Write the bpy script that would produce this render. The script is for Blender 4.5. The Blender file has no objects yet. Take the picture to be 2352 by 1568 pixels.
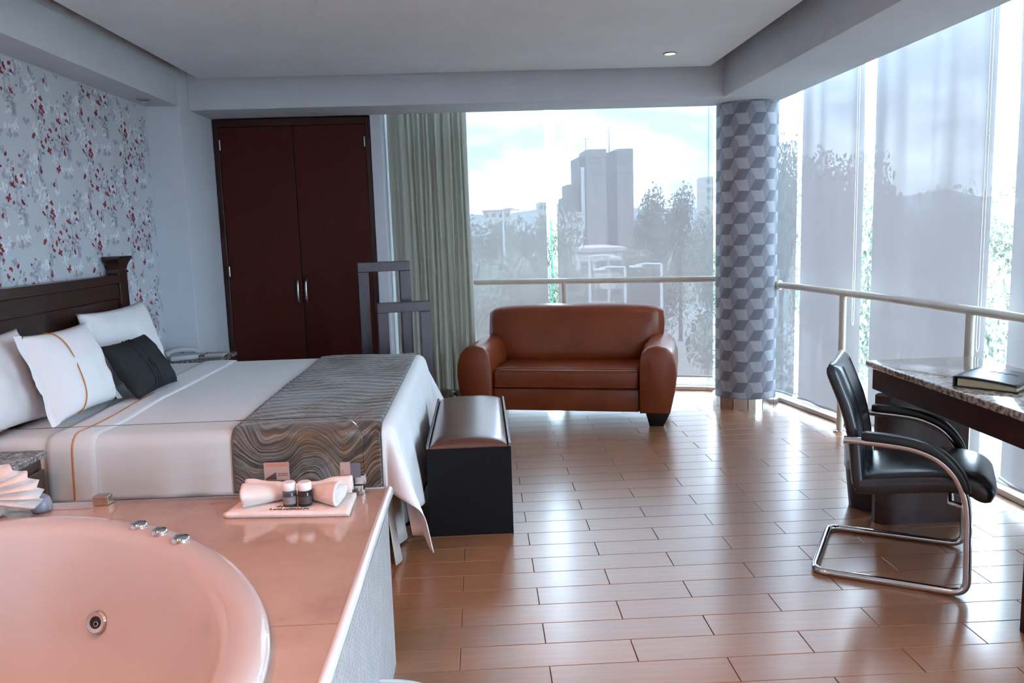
import bpy, bmesh, math, random
from mathutils import Vector, Matrix, noise

PI = math.pi
sc = bpy.context.scene
COL = sc.collection

# ------------------------------------------------------------------ camera
cam_d = bpy.data.cameras.new('camera')
cam_d.sensor_width = 36.0
cam_d.lens = 1862.47 / 2352 * 36.0
cam_d.clip_start = 0.05
cam_d.clip_end = 3000
cam = bpy.data.objects.new('camera', cam_d)
COL.objects.link(cam)
pt, yw, ro = (math.radians(a) for a in (7.88479, 2.10164, -1.79091))
fw = Vector((math.sin(yw) * math.cos(pt), math.cos(yw) * math.cos(pt), -math.sin(pt)))
rt = Vector((math.cos(yw), -math.sin(yw), 0))
up = rt.cross(fw)
r2 = math.cos(ro) * rt + math.sin(ro) * up
u2 = -math.sin(ro) * rt + math.cos(ro) * up
cam.matrix_world = Matrix(((r2.x, u2.x, -fw.x, 0), (r2.y, u2.y, -fw.y, 0), (r2.z, u2.z, -fw.z, 1.449), (0, 0, 0, 1)))
sc.camera = cam

# ------------------------------------------------------------------ exposure
vs = sc.view_settings
vs.view_transform = 'Standard'
vs.look = 'None'
vs.gamma = 1.0
vs.use_curve_mapping = False
vs.exposure = 0.5
sc.cycles.use_adaptive_sampling = True
sc.cycles.adaptive_threshold = 0.1
sc.cycles.adaptive_min_samples = 16
sc.cycles.max_bounces = 8
sc.cycles.diffuse_bounces = 4
sc.cycles.glossy_bounces = 4
sc.cycles.transmission_bounces = 6
sc.cycles.transparent_max_bounces = 12
sc.cycles.sample_clamp_indirect = 6.0
sc.cycles.caustics_reflective = False
sc.cycles.caustics_refractive = False

# ------------------------------------------------------------------ sky: bright overcast with bluish breaks in the cloud
SKY = 19.0
world = bpy.data.worlds.new('overcast_sky')
sc.world = world
world.use_nodes = True
wn = world.node_tree.nodes
wl = world.node_tree.links
wn.clear()
w_out = wn.new('ShaderNodeOutputWorld')
w_bg = wn.new('ShaderNodeBackground')
w_bg.inputs['Strength'].default_value = SKY
w_tc = wn.new('ShaderNodeTexCoord')
w_map = wn.new('ShaderNodeMapping')
w_map.inputs['Scale'].default_value = (2.0, 2.0, 5.0)
w_nz = wn.new('ShaderNodeTexNoise')
w_nz.inputs['Scale'].default_value = 2.6
w_nz.inputs['Detail'].default_value = 3
w_nz.inputs['Roughness'].default_value = 0.55
w_cr = wn.new('ShaderNodeValToRGB')
w_cr.color_ramp.elements[0].position = 0.38
w_cr.color_ramp.elements[0].color = (0.25, 0.325, 0.45, 1)
w_cr.color_ramp.elements[1].position = 0.60
w_cr.color_ramp.elements[1].color = (0.66, 0.83, 1.0, 1)
wl.new(w_tc.outputs['Generated'], w_map.inputs['Vector'])
wl.new(w_map.outputs['Vector'], w_nz.inputs['Vector'])
wl.new(w_nz.outputs['Fac'], w_cr.inputs['Fac'])
wl.new(w_cr.outputs['Color'], w_bg.inputs['Color'])
wl.new(w_bg.outputs['Background'], w_out.inputs['Surface'])

WARM = (1.0, 0.33, 0.16)
TUB_LAMP_W = 37.0
BEAM_LAMP_W = 6.0

# ------------------------------------------------------------------ helpers
def mat(name, base, rough=0.5, metal=0.0, spec=0.5, var=0.0, vscale=8.0, vstretch=(1, 1, 1), base2=None, bump=0.0,
        bscale=60.0, bstretch=(1, 1, 1), coat=0.0, coat_rough=0.1, sheen=0.0, detail=4.0, emit=None, rand=0.0, ior=None, ramp=None):
    m = bpy.data.materials.new(name)
    m.use_nodes = True
    nt = m.node_tree
    p = nt.nodes['Principled BSDF']
    p.inputs['Base Color'].default_value = (*base, 1)
    p.inputs['Roughness'].default_value = rough
    p.inputs['Metallic'].default_value = metal
    p.inputs['Specular IOR Level'].default_value = spec
    p.inputs['Coat Weight'].default_value = coat
    p.inputs['Coat Roughness'].default_value = coat_rough
    p.inputs['Sheen Weight'].default_value = sheen
    if ior:
        p.inputs['IOR'].default_value = ior
    tc = nt.nodes.new('ShaderNodeTexCoord')
    if var > 0 or base2 is not None or ramp:
        mp = nt.nodes.new('ShaderNodeMapping')
        mp.inputs['Scale'].default_value = vstretch
        nz = nt.nodes.new('ShaderNodeTexNoise')
        nz.inputs['Scale'].default_value = vscale
        nz.inputs['Detail'].default_value = detail
        nz.inputs['Roughness'].default_value = 0.6
        nt.links.new(tc.outputs['Object'], mp.inputs['Vector'])
        nt.links.new(mp.outputs['Vector'], nz.inputs['Vector'])
        cr = nt.nodes.new('ShaderNodeValToRGB')
        if ramp:
            cr.color_ramp.elements[0].position = ramp[0][0]
            cr.color_ramp.elements[0].color = (*ramp[0][1], 1)
            cr.color_ramp.elements[1].position = ramp[-1][0]
            cr.color_ramp.elements[1].color = (*ramp[-1][1], 1)
            for q, c in ramp[1:-1]:
                e = cr.color_ramp.elements.new(q)
                e.color = (*c, 1)
        else:
            b2 = base2 or tuple(max(0, c * (1 - var)) for c in base)
            cr.color_ramp.elements[0].position = 0.32
            cr.color_ramp.elements[0].color = (*b2, 1)
            cr.color_ramp.elements[1].position = 0.68
            cr.color_ramp.elements[1].color = (*base, 1)
        nt.links.new(nz.outputs['Fac'], cr.inputs['Fac'])
        out = cr.outputs['Color']
        if rand > 0:
            oi = nt.nodes.new('ShaderNodeObjectInfo')
            mr = nt.nodes.new('ShaderNodeMapRange')
            mr.inputs['To Min'].default_value = 1 - rand
            mr.inputs['To Max'].default_value = 1 + rand
            hs = nt.nodes.new('ShaderNodeHueSaturation')
            nt.links.new(oi.outputs['Random'], mr.inputs['Value'])
            nt.links.new(mr.outputs['Result'], hs.inputs['Value'])
            nt.links.new(out, hs.inputs['Color'])
            out = hs.outputs['Color']
        nt.links.new(out, p.inputs['Base Color'])
    if bump > 0:
        mp2 = nt.nodes.new('ShaderNodeMapping')
        mp2.inputs['Scale'].default_value = bstretch
        n2 = nt.nodes.new('ShaderNodeTexNoise')
        n2.inputs['Scale'].default_value = bscale
        n2.inputs['Detail'].default_value = 3
        bp = nt.nodes.new('ShaderNodeBump')
        bp.inputs['Strength'].default_value = bump
        bp.inputs['Distance'].default_value = 0.01
        nt.links.new(tc.outputs['Object'], mp2.inputs['Vector'])
        nt.links.new(mp2.outputs['Vector'], n2.inputs['Vector'])
        nt.links.new(n2.outputs['Fac'], bp.inputs['Height'])
        nt.links.new(bp.outputs['Normal'], p.inputs['Normal'])
    if emit:
        m.cycles.emission_sampling = 'NONE'
        p.inputs['Emission Color'].default_value = (*emit[0], 1)
        p.inputs['Emission Strength'].default_value = emit[1]
    return m

def glass_mat(name, tint, ior=1.45, rough=0.0, body=None):
    """Thin clear sheet: transparent with a Fresnel mirror on top."""
    m = bpy.data.materials.new(name)
    m.use_nodes = True
    nt = m.node_tree
    nt.nodes.remove(nt.nodes['Principled BSDF'])
    out = nt.nodes['Material Output']
    tr = nt.nodes.new('ShaderNodeBsdfTransparent')
    tr.inputs['Color'].default_value = (*tint, 1)
    gl = nt.nodes.new('ShaderNodeBsdfGlossy')
    gl.inputs['Roughness'].default_value = rough
    fr = nt.nodes.new('ShaderNodeFresnel')
    ge = nt.nodes.new('ShaderNodeNewGeometry')
    io = nt.nodes.new('ShaderNodeMapRange')      # same reflectance on both faces of the sheet
    io.inputs['To Min'].default_value = ior
    io.inputs['To Max'].default_value = 1.0 / ior
    nt.links.new(ge.outputs['Backfacing'], io.inputs['Value'])
    nt.links.new(io.outputs['Result'], fr.inputs['IOR'])
    mx = nt.nodes.new('ShaderNodeMixShader')
    nt.links.new(fr.outputs['Fac'], mx.inputs['Fac'])
    src = tr.outputs['BSDF']
    if body:
        df = nt.nodes.new('ShaderNodeBsdfDiffuse')
        df.inputs['Color'].default_value = (*body[0], 1)
        m2 = nt.nodes.new('ShaderNodeMixShader')
        m2.inputs['Fac'].default_value = body[1]
        nt.links.new(src, m2.inputs[1])
        nt.links.new(df.outputs['BSDF'], m2.inputs[2])
        src = m2.outputs['Shader']
    nt.links.new(src, mx.inputs[1])
    nt.links.new(gl.outputs['BSDF'], mx.inputs[2])
    nt.links.new(mx.outputs['Shader'], out.inputs['Surface'])
    return m

def screen_mat(name, see, trans, col, streak=0.0):
    """Woven sun-screen cloth: open weave (see) + light scattered through the yarn (trans) + yarn colour."""
    m = bpy.data.materials.new(name)
    m.use_nodes = True
    nt = m.node_tree
    nt.nodes.remove(nt.nodes['Principled BSDF'])
    out = nt.nodes['Material Output']
    tr = nt.nodes.new('ShaderNodeBsdfTransparent')
    tl = nt.nodes.new('ShaderNodeBsdfTranslucent')
    tl.inputs['Color'].default_value = (*[c * trans for c in col], 1)
    df = nt.nodes.new('ShaderNodeBsdfDiffuse')
    df.inputs['Color'].default_value = (*[c * min(0.60, 0.95 - trans) for c in col], 1)
    ad = nt.nodes.new('ShaderNodeAddShader')
    mx = nt.nodes.new('ShaderNodeMixShader')
    tc = nt.nodes.new('ShaderNodeTexCoord')
    mp = nt.nodes.new('ShaderNodeMapping')
    mp.inputs['Scale'].default_value = (1, 1, 0.05)
    nz = nt.nodes.new('ShaderNodeTexNoise')
    nz.inputs['Scale'].default_value = 7.0
    nz.inputs['Detail'].default_value = 0.5
    mr = nt.nodes.new('ShaderNodeMapRange')
    mr.inputs['From Min'].default_value = 0.36
    mr.inputs['From Max'].default_value = 0.64
    mr.inputs['To Min'].default_value = 1 - (see - streak)
    mr.inputs['To Max'].default_value = 1 - (see + streak)
    nt.links.new(tc.outputs['Object'], mp.inputs['Vector'])
    nt.links.new(mp.outputs['Vector'], nz.inputs['Vector'])
    nt.links.new(nz.outputs['Fac'], mr.inputs['Value'])
    mx.inputs['Fac'].default_value = 1 - see
    if streak > 0:
        nt.links.new(mr.outputs['Result'], mx.inputs['Fac'])
    nt.links.new(tl.outputs['BSDF'], ad.inputs[0])
    nt.links.new(df.outputs['BSDF'], ad.inputs[1])
    nt.links.new(tr.outputs['BSDF'], mx.inputs[1])
    nt.links.new(ad.outputs['Shader'], mx.inputs[2])
    nt.links.new(mx.outputs['Shader'], out.inputs['Surface'])
    return m

def cloth_mat(name, col, trans):
    m = screen_mat(name, 0.0, trans, col)
    return m

def NB():
    return bmesh.new()

def box(b, x0, x1, y0, y1, z0, z1, bev=0.0, seg=2, M=None, mi=0):
    vs_ = [b.verts.new((x, y, z)) for x in (x0, x1) for y in (y0, y1) for z in (z0, z1)]
    fs = [(0, 1, 3, 2), (4, 6, 7, 5), (0, 4, 5, 1), (2, 3, 7, 6), (0, 2, 6, 4), (1, 5, 7, 3)]
    faces = [b.faces.new([vs_[i] for i in f]) for f in fs]
    for f in faces:
        f.material_index = mi
    geo = vs_
    if bev > 0:
        es = list({e for f in faces for e in f.edges})
        r = bmesh.ops.bevel(b, geom=es, offset=bev, segments=seg, profile=0.5, affect='EDGES', clamp_overlap=True)
        for f in r['faces']:
            f.material_index = mi
        geo = list({v for f in r['faces'] for v in f.verts} | {v for f in faces if f.is_valid for v in f.verts})
    if M is not None:
        bmesh.ops.transform(b, matrix=M, verts=[v for v in geo if v.is_valid])
    return b

def tube(b, pts, r, n=12, caps=True, closed=False, mi=0):
    pts = [Vector(p) for p in pts]
    N = len(pts)
    rs = r if isinstance(r, (list, tuple)) else [r] * N
    tang = []
    for i in range(N):
        if closed:
            t = pts[(i + 1) % N] - pts[i - 1]
        else:
            t = pts[min(i + 1, N - 1)] - pts[max(i - 1, 0)]
        tang.append(t.normalized())
    nrm = tang[0].orthogonal().normalized()
    rings = []
    for i in range(N):
        nrm = (nrm - tang[i] * nrm.dot(tang[i]))
        nrm = nrm.normalized() if nrm.length > 1e-6 else tang[i].orthogonal().normalized()
        bi = tang[i].cross(nrm)
        rings.append([b.verts.new(pts[i] + rs[i] * (math.cos(2 * PI * k / n) * nrm + math.sin(2 * PI * k / n) * bi)) for k in range(n)])
    for i in range(N if closed else N - 1):
        a, c = rings[i], rings[(i + 1) % N]
        for k in range(n):
            b.faces.new((a[k], a[(k + 1) % n], c[(k + 1) % n], c[k])).material_index = mi
    if caps and not closed:
        b.faces.new(rings[0][::-1]).material_index = mi
        b.faces.new(rings[-1]).material_index = mi
    return b

def smooth_path(pts, n=6, closed=False):
    """Catmull-Rom through pts."""
    P = [Vector(p) for p in pts]
    out = []
    N = len(P)
    for i in range(N if closed else N - 1):
        p0 = P[(i - 1) % N] if closed or i > 0 else P[0] * 2 - P[1]
        p1, p2 = P[i], P[(i + 1) % N]
        p3 = P[(i + 2) % N] if closed or i + 2 < N else P[-1] * 2 - P[-2]
        for k in range(n):
            t = k / n
            out.append(0.5 * ((2 * p1) + (p2 - p0) * t + (2 * p0 - 5 * p1 + 4 * p2 - p3) * t * t + (3 * p1 - p0 - 3 * p2 + p3) * t ** 3))
    if not closed:
        out.append(P[-1])
    return out

def fillet(pts, r, n=6):
    """Polyline with rounded corners."""
    P = [Vector(p) for p in pts]
    out = [P[0]]
    for i in range(1, len(P) - 1):
        a, c = (P[i - 1] - P[i]), (P[i + 1] - P[i])
        d = min(r, a.length * 0.49, c.length * 0.49)
        s, e = P[i] + a.normalized() * d, P[i] + c.normalized() * d
        for k in range(n + 1):
            t = k / n
            out.append(s * (1 - t) ** 2 + P[i] * 2 * t * (1 - t) + e * t * t)
    out.append(P[-1])
    return out

def lathe(b, prof, c=(0, 0, 0), n=24, mi=0, cap0=True, cap1=True):
    rings = []
    for (r, z) in prof:
        rings.append([b.verts.new((c[0] + r * math.cos(2 * PI * k / n), c[1] + r * math.sin(2 * PI * k / n), c[2] + z)) for k in range(n)])
    for a, d in zip(rings, rings[1:]):
        for k in range(n):
            b.faces.new((a[k], a[(k + 1) % n], d[(k + 1) % n], d[k])).material_index = mi
    if cap0:
        b.faces.new(rings[0][::-1]).material_index = mi
    if cap1:
        b.faces.new(rings[-1]).material_index = mi
    return b

def grid(b, fn, us, vs_, mi=0, uv=False):
    rows = [[b.verts.new(fn(u, v)) for v in vs_] for u in us]
    lay = b.loops.layers.uv.verify() if uv else None
    for i in range(len(us) - 1):
        for j in range(len(vs_) - 1):
            f = b.faces.new((rows[i][j], rows[i + 1][j], rows[i + 1][j + 1], rows[i][j + 1]))
            f.material_index = mi
            f.smooth = True
            if uv:
                for lp, (u, v) in zip(f.loops, ((us[i], vs_[j]), (us[i + 1], vs_[j]), (us[i + 1], vs_[j + 1]), (us[i], vs_[j + 1]))):
                    lp[lay].uv = (u, v)
    return rows

def lin(a, b_, n):
    return [a + (b_ - a) * i / n for i in range(n + 1)]

def prism(b, poly, axis, a0, a1, mi=0):
    """poly: 2-D points in the plane normal to axis; extruded a0..a1."""
    def mk(p, a):
        return {'x': (a, p[0], p[1]), 'y': (p[0], a, p[1]), 'z': (p[0], p[1], a)}[axis]
    A = [b.verts.new(mk(p, a0)) for p in poly]
    B = [b.verts.new(mk(p, a1)) for p in poly]
    n = len(poly)
    b.faces.new(A[::-1]).material_index = mi
    b.faces.new(B).material_index = mi
    for k in range(n):
        b.faces.new((A[k], A[(k + 1) % n], B[(k + 1) % n], B[k])).material_index = mi
    return b

def obj(name, b, mats, parent=None, smooth=None, solid=0.0, sub=0, loc=None, merge=0.0):
    if merge:
        bmesh.ops.remove_doubles(b, verts=b.verts, dist=merge)
    bmesh.ops.recalc_face_normals(b, faces=b.faces)
    me = bpy.data.meshes.new(name)
    b.to_mesh(me)
    b.free()
    for m in (mats if isinstance(mats, (list, tuple)) else [mats]):
        me.materials.append(m)
    if smooth is not None:
        me.polygons.foreach_set('use_smooth', [True] * len(me.polygons))
        if smooth < 180:
            me.set_sharp_from_angle(angle=math.radians(smooth))
    o = bpy.data.objects.new(name, me)
    COL.objects.link(o)
    if parent is not None:
        o.parent = parent
    if loc is not None:
        o.location = loc
    if sub:
        md = o.modifiers.new('sub', 'SUBSURF')
        md.levels = sub
        md.render_levels = sub
    if solid:
        md = o.modifiers.new('solid', 'SOLIDIFY')
        md.thickness = solid
        md.offset = 0
    return o

def tag(o, label, cat, group=None):
    o['label'] = label
    o['category'] = cat
    if group:
        o['group'] = group
    return o

def thing(name, label, cat, loc=(0, 0, 0), rz=0.0, group=None):
    o = bpy.data.objects.new(name, None)
    o.empty_display_size = 0.1
    COL.objects.link(o)
    o.location = loc
    o.rotation_euler = (0, 0, rz)
    return tag(o, label, cat, group)

class W:
    """World-space building for a thing whose Empty stands at loc: shifts meshes into its frame."""
    def __init__(self, root):
        self.root = root
        self.off = -Vector(root.location)
    def part(self, name, b, mats, parent=None, **k):
        bmesh.ops.translate(b, vec=self.off, verts=b.verts)
        return obj(name, b, mats, parent or self.root, **k)

def struct(name, b, mats, parent=None, **k):
    o = obj(name, b, mats, parent, **k)
    if parent is None:
        o['kind'] = 'structure'
    return o

def copy_tree(o, parent=None):
    c = o.copy()
    COL.objects.link(c)
    c.parent = parent
    for ch in list(o.children):
        copy_tree(ch, c)
    return c

def area_spot(name, loc, watts, size_deg, parent, blend=0.7, color=WARM, radius=0.05):
    l = bpy.data.lights.new(name, 'SPOT')
    l.energy = watts
    l.color = color
    l.spot_size = math.radians(size_deg)
    l.spot_blend = blend
    l.shadow_soft_size = radius
    o = bpy.data.objects.new(name, l)
    COL.objects.link(o)
    o.location = loc
    o.parent = parent
    return o

# ------------------------------------------------------------------ materials of the setting
M_paint = mat('painted_plaster', (0.68, 0.72, 0.77), 0.85, spec=0.2, var=0.06, vscale=3, bump=0.06, bscale=180)
M_paint_cool = mat('painted_wall', (0.70, 0.74, 0.80), 0.8, spec=0.2, var=0.04, vscale=3, bump=0.04, bscale=160)
M_ceiling = mat('ceiling_plaster', (0.86, 0.91, 0.95), 0.9, spec=0.15, var=0.05, vscale=2.5, bump=0.10, bscale=140)
M_paper = mat('wallpaper_ground', (0.62, 0.65, 0.70), 0.6, spec=0.3, var=0.05, vscale=5, bump=0.03, bscale=300)
M_grout = mat('floor_grout', (0.10, 0.07, 0.055), 0.8, var=0.2)
M_plank = mat('wood_look_tile', (0.36, 0.155, 0.074), 0.30, spec=0.95, base2=(0.29, 0.122, 0.057), vscale=3.0, vstretch=(1.2, 14, 1), bump=0.03,
              bscale=9, bstretch=(1, 12, 1), coat=0.8, coat_rough=0.22, rand=0.07)
M_chan = mat('window_channel_aluminium', (0.75, 0.76, 0.72), 0.4, metal=0.2, var=0.05)
M_glass = glass_mat('window_glass', (0.93, 0.97, 0.96))
M_fin = glass_mat('glass_fin_edge', (0.62, 0.90, 0.90), body=((0.20, 0.60, 0.60), 0.15))

# ------------------------------------------------------------------ floor
FAC = [(-0.715, 7.62), (0.65, 7.34), (1.97, 6.95), (2.28, 6.72), (2.46, 6.36), (2.635, 5.36), (2.735, 4.06), (2.75, 2.4), (2.75, 0.8), (2.75, -1.5)]
ROOM = [(-2.22, -1.5)] + [FAC[i] for i in range(len(FAC) - 1, -1, -1)] + [(-2.22, 7.70)]

def clip_poly(poly, conv):
    out = poly
    n = len(conv)
    for i in range(n):
        ax, ay = conv[i]
        bx, by = conv[(i + 1) % n]
        ins = lambda p: (bx - ax) * (p[1] - ay) - (by - ay) * (p[0] - ax) >= -1e-9
        res = []
        for k in range(len(out)):
            p, q = out[k], out[(k + 1) % len(out)]
            ip, iq = ins(p), ins(q)
            if ip:
                res.append(p)
            if ip != iq:
                dp = (bx - ax) * (p[1] - ay) - (by - ay) * (p[0] - ax)
                dq = (bx - ax) * (q[1] - ay) - (by - ay) * (q[0] - ax)
                t = dp / (dp - dq)
                res.append((p[0] + (q[0] - p[0]) * t, p[1] + (q[1] - p[1]) * t))
        out = res
        if not out:
            return []
    return out

def area2(p):
    return abs(sum(p[i][0] * p[(i + 1) % len(p)][1] - p[(i + 1) % len(p)][0] * p[i][1] for i in range(len(p)))) / 2

b = NB()
prism(b, ROOM, 'z', -0.25, -0.0035)
floor = struct('floor', b, M_grout)

def plank_solid(b, poly):
    """chamfered slab over a convex plan polygon"""
    cx = sum(p[0] for p in poly) / len(poly)
    cy = sum(p[1] for p in poly) / len(poly)
    w = max(p[0] for p in poly) - min(p[0] for p in poly)
    h = max(p[1] for p in poly) - min(p[1] for p in poly)
    e = 0.0012
    ins = [(cx + (x - cx) * (1 - 2 * e / max(w, .01)), cy + (y - cy) * (1 - 2 * e / max(h, .01))) for x, y in poly]
    r0 = [b.verts.new((x, y, -0.008)) for x, y in poly]
    r1 = [b.verts.new((x, y, -0.0010)) for x, y in poly]
    r2_ = [b.verts.new((x, y, 0.0)) for x, y in ins]
    n = len(poly)
    for a, c in ((r0, r1), (r1, r2_)):
        for k in range(n):
            b.faces.new((a[k], a[(k + 1) % n], c[(k + 1) % n], c[k]))
    b.faces.new(r2_)

PX0, PY0 = 0.184, 2.3798
g = 0.0013
b = NB()
plank_solid(b, [(-0.3 + g, -0.075 + g), (0.3 - g, -0.075 + g), (0.3 - g, 0.075 - g), (-0.3 + g, 0.075 - g)])
bmesh.ops.recalc_face_normals(b, faces=b.faces)
plank_me = bpy.data.meshes.new('plank')
b.to_mesh(plank_me)
b.free()
plank_me.materials.append(M_plank)
rest = NB()
for row in range(-27, 37):
    yc = PY0 + (row + 0.5) * 0.15
    x_start = PX0 - 0.6 * 6 + (0.3 if row % 2 else 0.0)
    for k in range(12):
        xa = x_start + 0.6 * k
        xc = xa + 0.3
        rect = [(xa + g, yc - 0.075 + g), (xa + 0.6 - g, yc - 0.075 + g), (xa + 0.6 - g, yc + 0.075 - g), (xa + g, yc + 0.075 - g)]
        cl = clip_poly(rect, ROOM)
        if len(cl) < 3 or area2(cl) < 0.001:
            continue
        full = abs(area2(cl) - area2(rect)) < 1e-6
        shown = xa + 0.6 > -0.45 and yc > 2.05 and not (xa + 0.6 < 0.0 and yc > 3.6)
        if shown:
            if full:
                o = bpy.data.objects.new('plank', plank_me)
                COL.objects.link(o)
                o.location = (xc, yc, 0)
                o.parent = floor
            else:
                bb = NB()
                plank_solid(bb, [(x - xc, y - yc) for x, y in cl])
                o = obj('plank', bb, M_plank, floor, loc=(xc, yc, 0))
        else:
            plank_solid(rest, cl)
o = obj('plank_field', rest, M_plank, floor)
o['kind'] = 'stuff'

# ------------------------------------------------------------------ walls, beams, ceiling
Z_SOF, Z_TOP, Z_PANEL = 2.344, 2.80, 2.54
b = NB(); box(b, -2.40, -2.22, -1.5, 5.75, -0.2, Z_TOP)
wall_left = struct('wall_left', b, M_paper)
b = NB(); box(b, -2.40, -2.0, 5.75, 7.2, -0.2, Z_TOP, 0.004)
struct('wall_back', b, M_paint_cool)
b = NB(); box(b, -2.0, -0.80, 7.05, 7.2, -0.2, Z_TOP)
struct('wall_closet', b, M_paint_cool)
b = NB(); box(b, -0.80, -0.715, 6.405, 7.70, 0, Z_TOP, 0.004)
struct('wall_return', b, M_paint_cool)
b = NB(); box(b, -2.22, -2.0, -1.5, 5.75, Z_SOF, Z_TOP, 0.004)
struct('beam_left', b, M_paint)
b = NB(); box(b, -2.0, 2.30, 5.955, 6.40, Z_SOF, Z_TOP, 0.004)
struct('beam_back', b, M_paint)
b = NB(); box(b, 1.80, 2.30, -1.5, 5.955, Z_SOF, Z_TOP, 0.004)
struct('beam_right', b, M_paint)
b = NB(); box(b, -1.89, 1.67, -1.5, 5.85, Z_PANEL, Z_PANEL + 0.03, 0.003)
struct('ceiling', b, M_ceiling)
b = NB(); prism(b, [(-2.4, -1.65)] + [(x * 1.03 + 0.02, y * 1.015) for x, y in FAC[::-1]] + [(-2.4, 7.9)], 'z', Z_TOP, Z_TOP + 0.2)
struct('ceiling_slab', b, M_paint)
b = NB(); box(b, -2.40, 2.85, -1.65, -1.5, -0.2, Z_TOP)
struct('wall_rear', b, M_paint)

# ------------------------------------------------------------------ wallpaper print: twigs, red leaves, grey leaves, white blossom
M_wp = [mat('print_red', (0.36, 0.035, 0.065), 0.6, var=0.3, vscale=30), mat('print_grey', (0.42, 0.45, 0.51), 0.6, var=0.2, vscale=20),
        mat('print_white', (0.80, 0.84, 0.90), 0.6, var=0.05, vscale=20), mat('print_twig', (0.30, 0.30, 0.36), 0.6, var=0.2, vscale=20),
        mat('print_lilac', (0.46, 0.47, 0.58), 0.6, var=0.1, vscale=20)]
rng = random.Random(4)
TW, TH = 0.50, 0.53

def leaf2(x, y, a, l, w):
    c, s = math.cos(a), math.sin(a)
    pts = []
    for t, k in ((0, 0), (0.3, 0.8), (0.6, 1), (0.85, 0.55), (1, 0), (0.85, -0.55), (0.6, -1), (0.3, -0.8)):
        px, py = t * l, k * w
        pts.append((x + px * c - py * s, y + px * s + py * c))
    return pts

motif = []   # (layer, polygon, material)
def twig(x, y, a, n, step, curl, w0, depth):
    for i in range(n):
        nx, ny = x + math.cos(a) * step, y + math.sin(a) * step
        w = w0 * (1 - 0.6 * i / n)
        px, py = -math.sin(a) * w, math.cos(a) * w
        motif.append((1, [(x - px, y - py), (nx - px * .8, ny - py * .8), (nx + px * .8, ny + py * .8), (x + px, y + py)], 3 if depth == 0 else 1))
        if rng.random() < 0.55:
            sd = rng.choice((-1, 1))
            motif.append((2, leaf2(nx, ny, a + sd * rng.uniform(.6, 1.2), rng.uniform(.014, .03), rng.uniform(.004, .008)), rng.choice((1, 1, 3, 4, 1))))
        if depth < 2 and rng.random() < 0.33:
            twig(nx, ny, a + rng.choice((-1, 1)) * rng.uniform(.5, .9), max(3, n - 4), step * .8, curl * -1, w0 * .7, depth + 1)
        x, y = nx, ny
        a += curl + rng.uniform(-.12, .12)
    if rng.random() < 0.55:
        k = rng.choice((1, 2, 3))
        for q in range(k):
            motif.append((4, leaf2(x, y, a + (q - (k - 1) / 2) * rng.uniform(.7, 1.1), rng.uniform(.018, .027), rng.uniform(.006, .008)), 0))

for i in range(9):
    twig(rng.uniform(0, TW), rng.uniform(0, TH), PI / 2 + rng.uniform(-.5, .5), 8, 0.026, rng.uniform(-.12, .12), 0.0016, 0)
for i in range(24):   # white blossom clusters
    x, y = rng.uniform(0, TW), rng.uniform(0, TH)
    for q in range(6):
        a = rng.uniform(0, 2 * PI)
        motif.append((0, leaf2(x + rng.uniform(-.02, .02), y + rng.uniform(-.02, .02), a, rng.uniform(.018, .034), rng.uniform(.006, .012)), 2))
for i in range(18):   # grey-lilac washes
    x, y = rng.uniform(0, TW), rng.uniform(0, TH)
    for q in range(4):
        motif.append((0, leaf2(x, y, rng.uniform(0, 2 * PI), rng.uniform(.02, .04), rng.uniform(.008, .014)), rng.choice((4, 1))))
for i in range(6):   # loose red leaves
    x, y = rng.uniform(0, TW), rng.uniform(0, TH)
    a = rng.uniform(0, 2 * PI)
    for q in range(rng.choice((1, 2, 3, 4))):
        motif.append((4, leaf2(x, y, a + q * 1.2, rng.uniform(.018, .030), rng.uniform(.006, .009)), 0))
b = NB()
for ti in range(-2, 8):
    for tj in range(0, 5):
        ox, oy = 2.5 + TW * ti, 0.25 + TH * tj + (0.17 if ti % 2 else 0)
        for mk_, (lay, poly, mi) in enumerate(motif):
            P3 = [(ox + p[0], oy + p[1]) for p in poly]
            if min(p[0] for p in P3) < 2.3 or max(p[0] for p in P3) > 5.745 or max(p[1] for p in P3) > Z_SOF - 0.002 or min(p[1] for p in P3) < 0.3:
                continue
            b.faces.new([b.verts.new((-2.2196 + 0.0003 * lay + 0.0000013 * (mk_ % 200), p[0], p[1])) for p in P3]).material_index = mi
o = obj('wallpaper_print', b, M_wp, wall_left)
o['kind'] = 'stuff'

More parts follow.
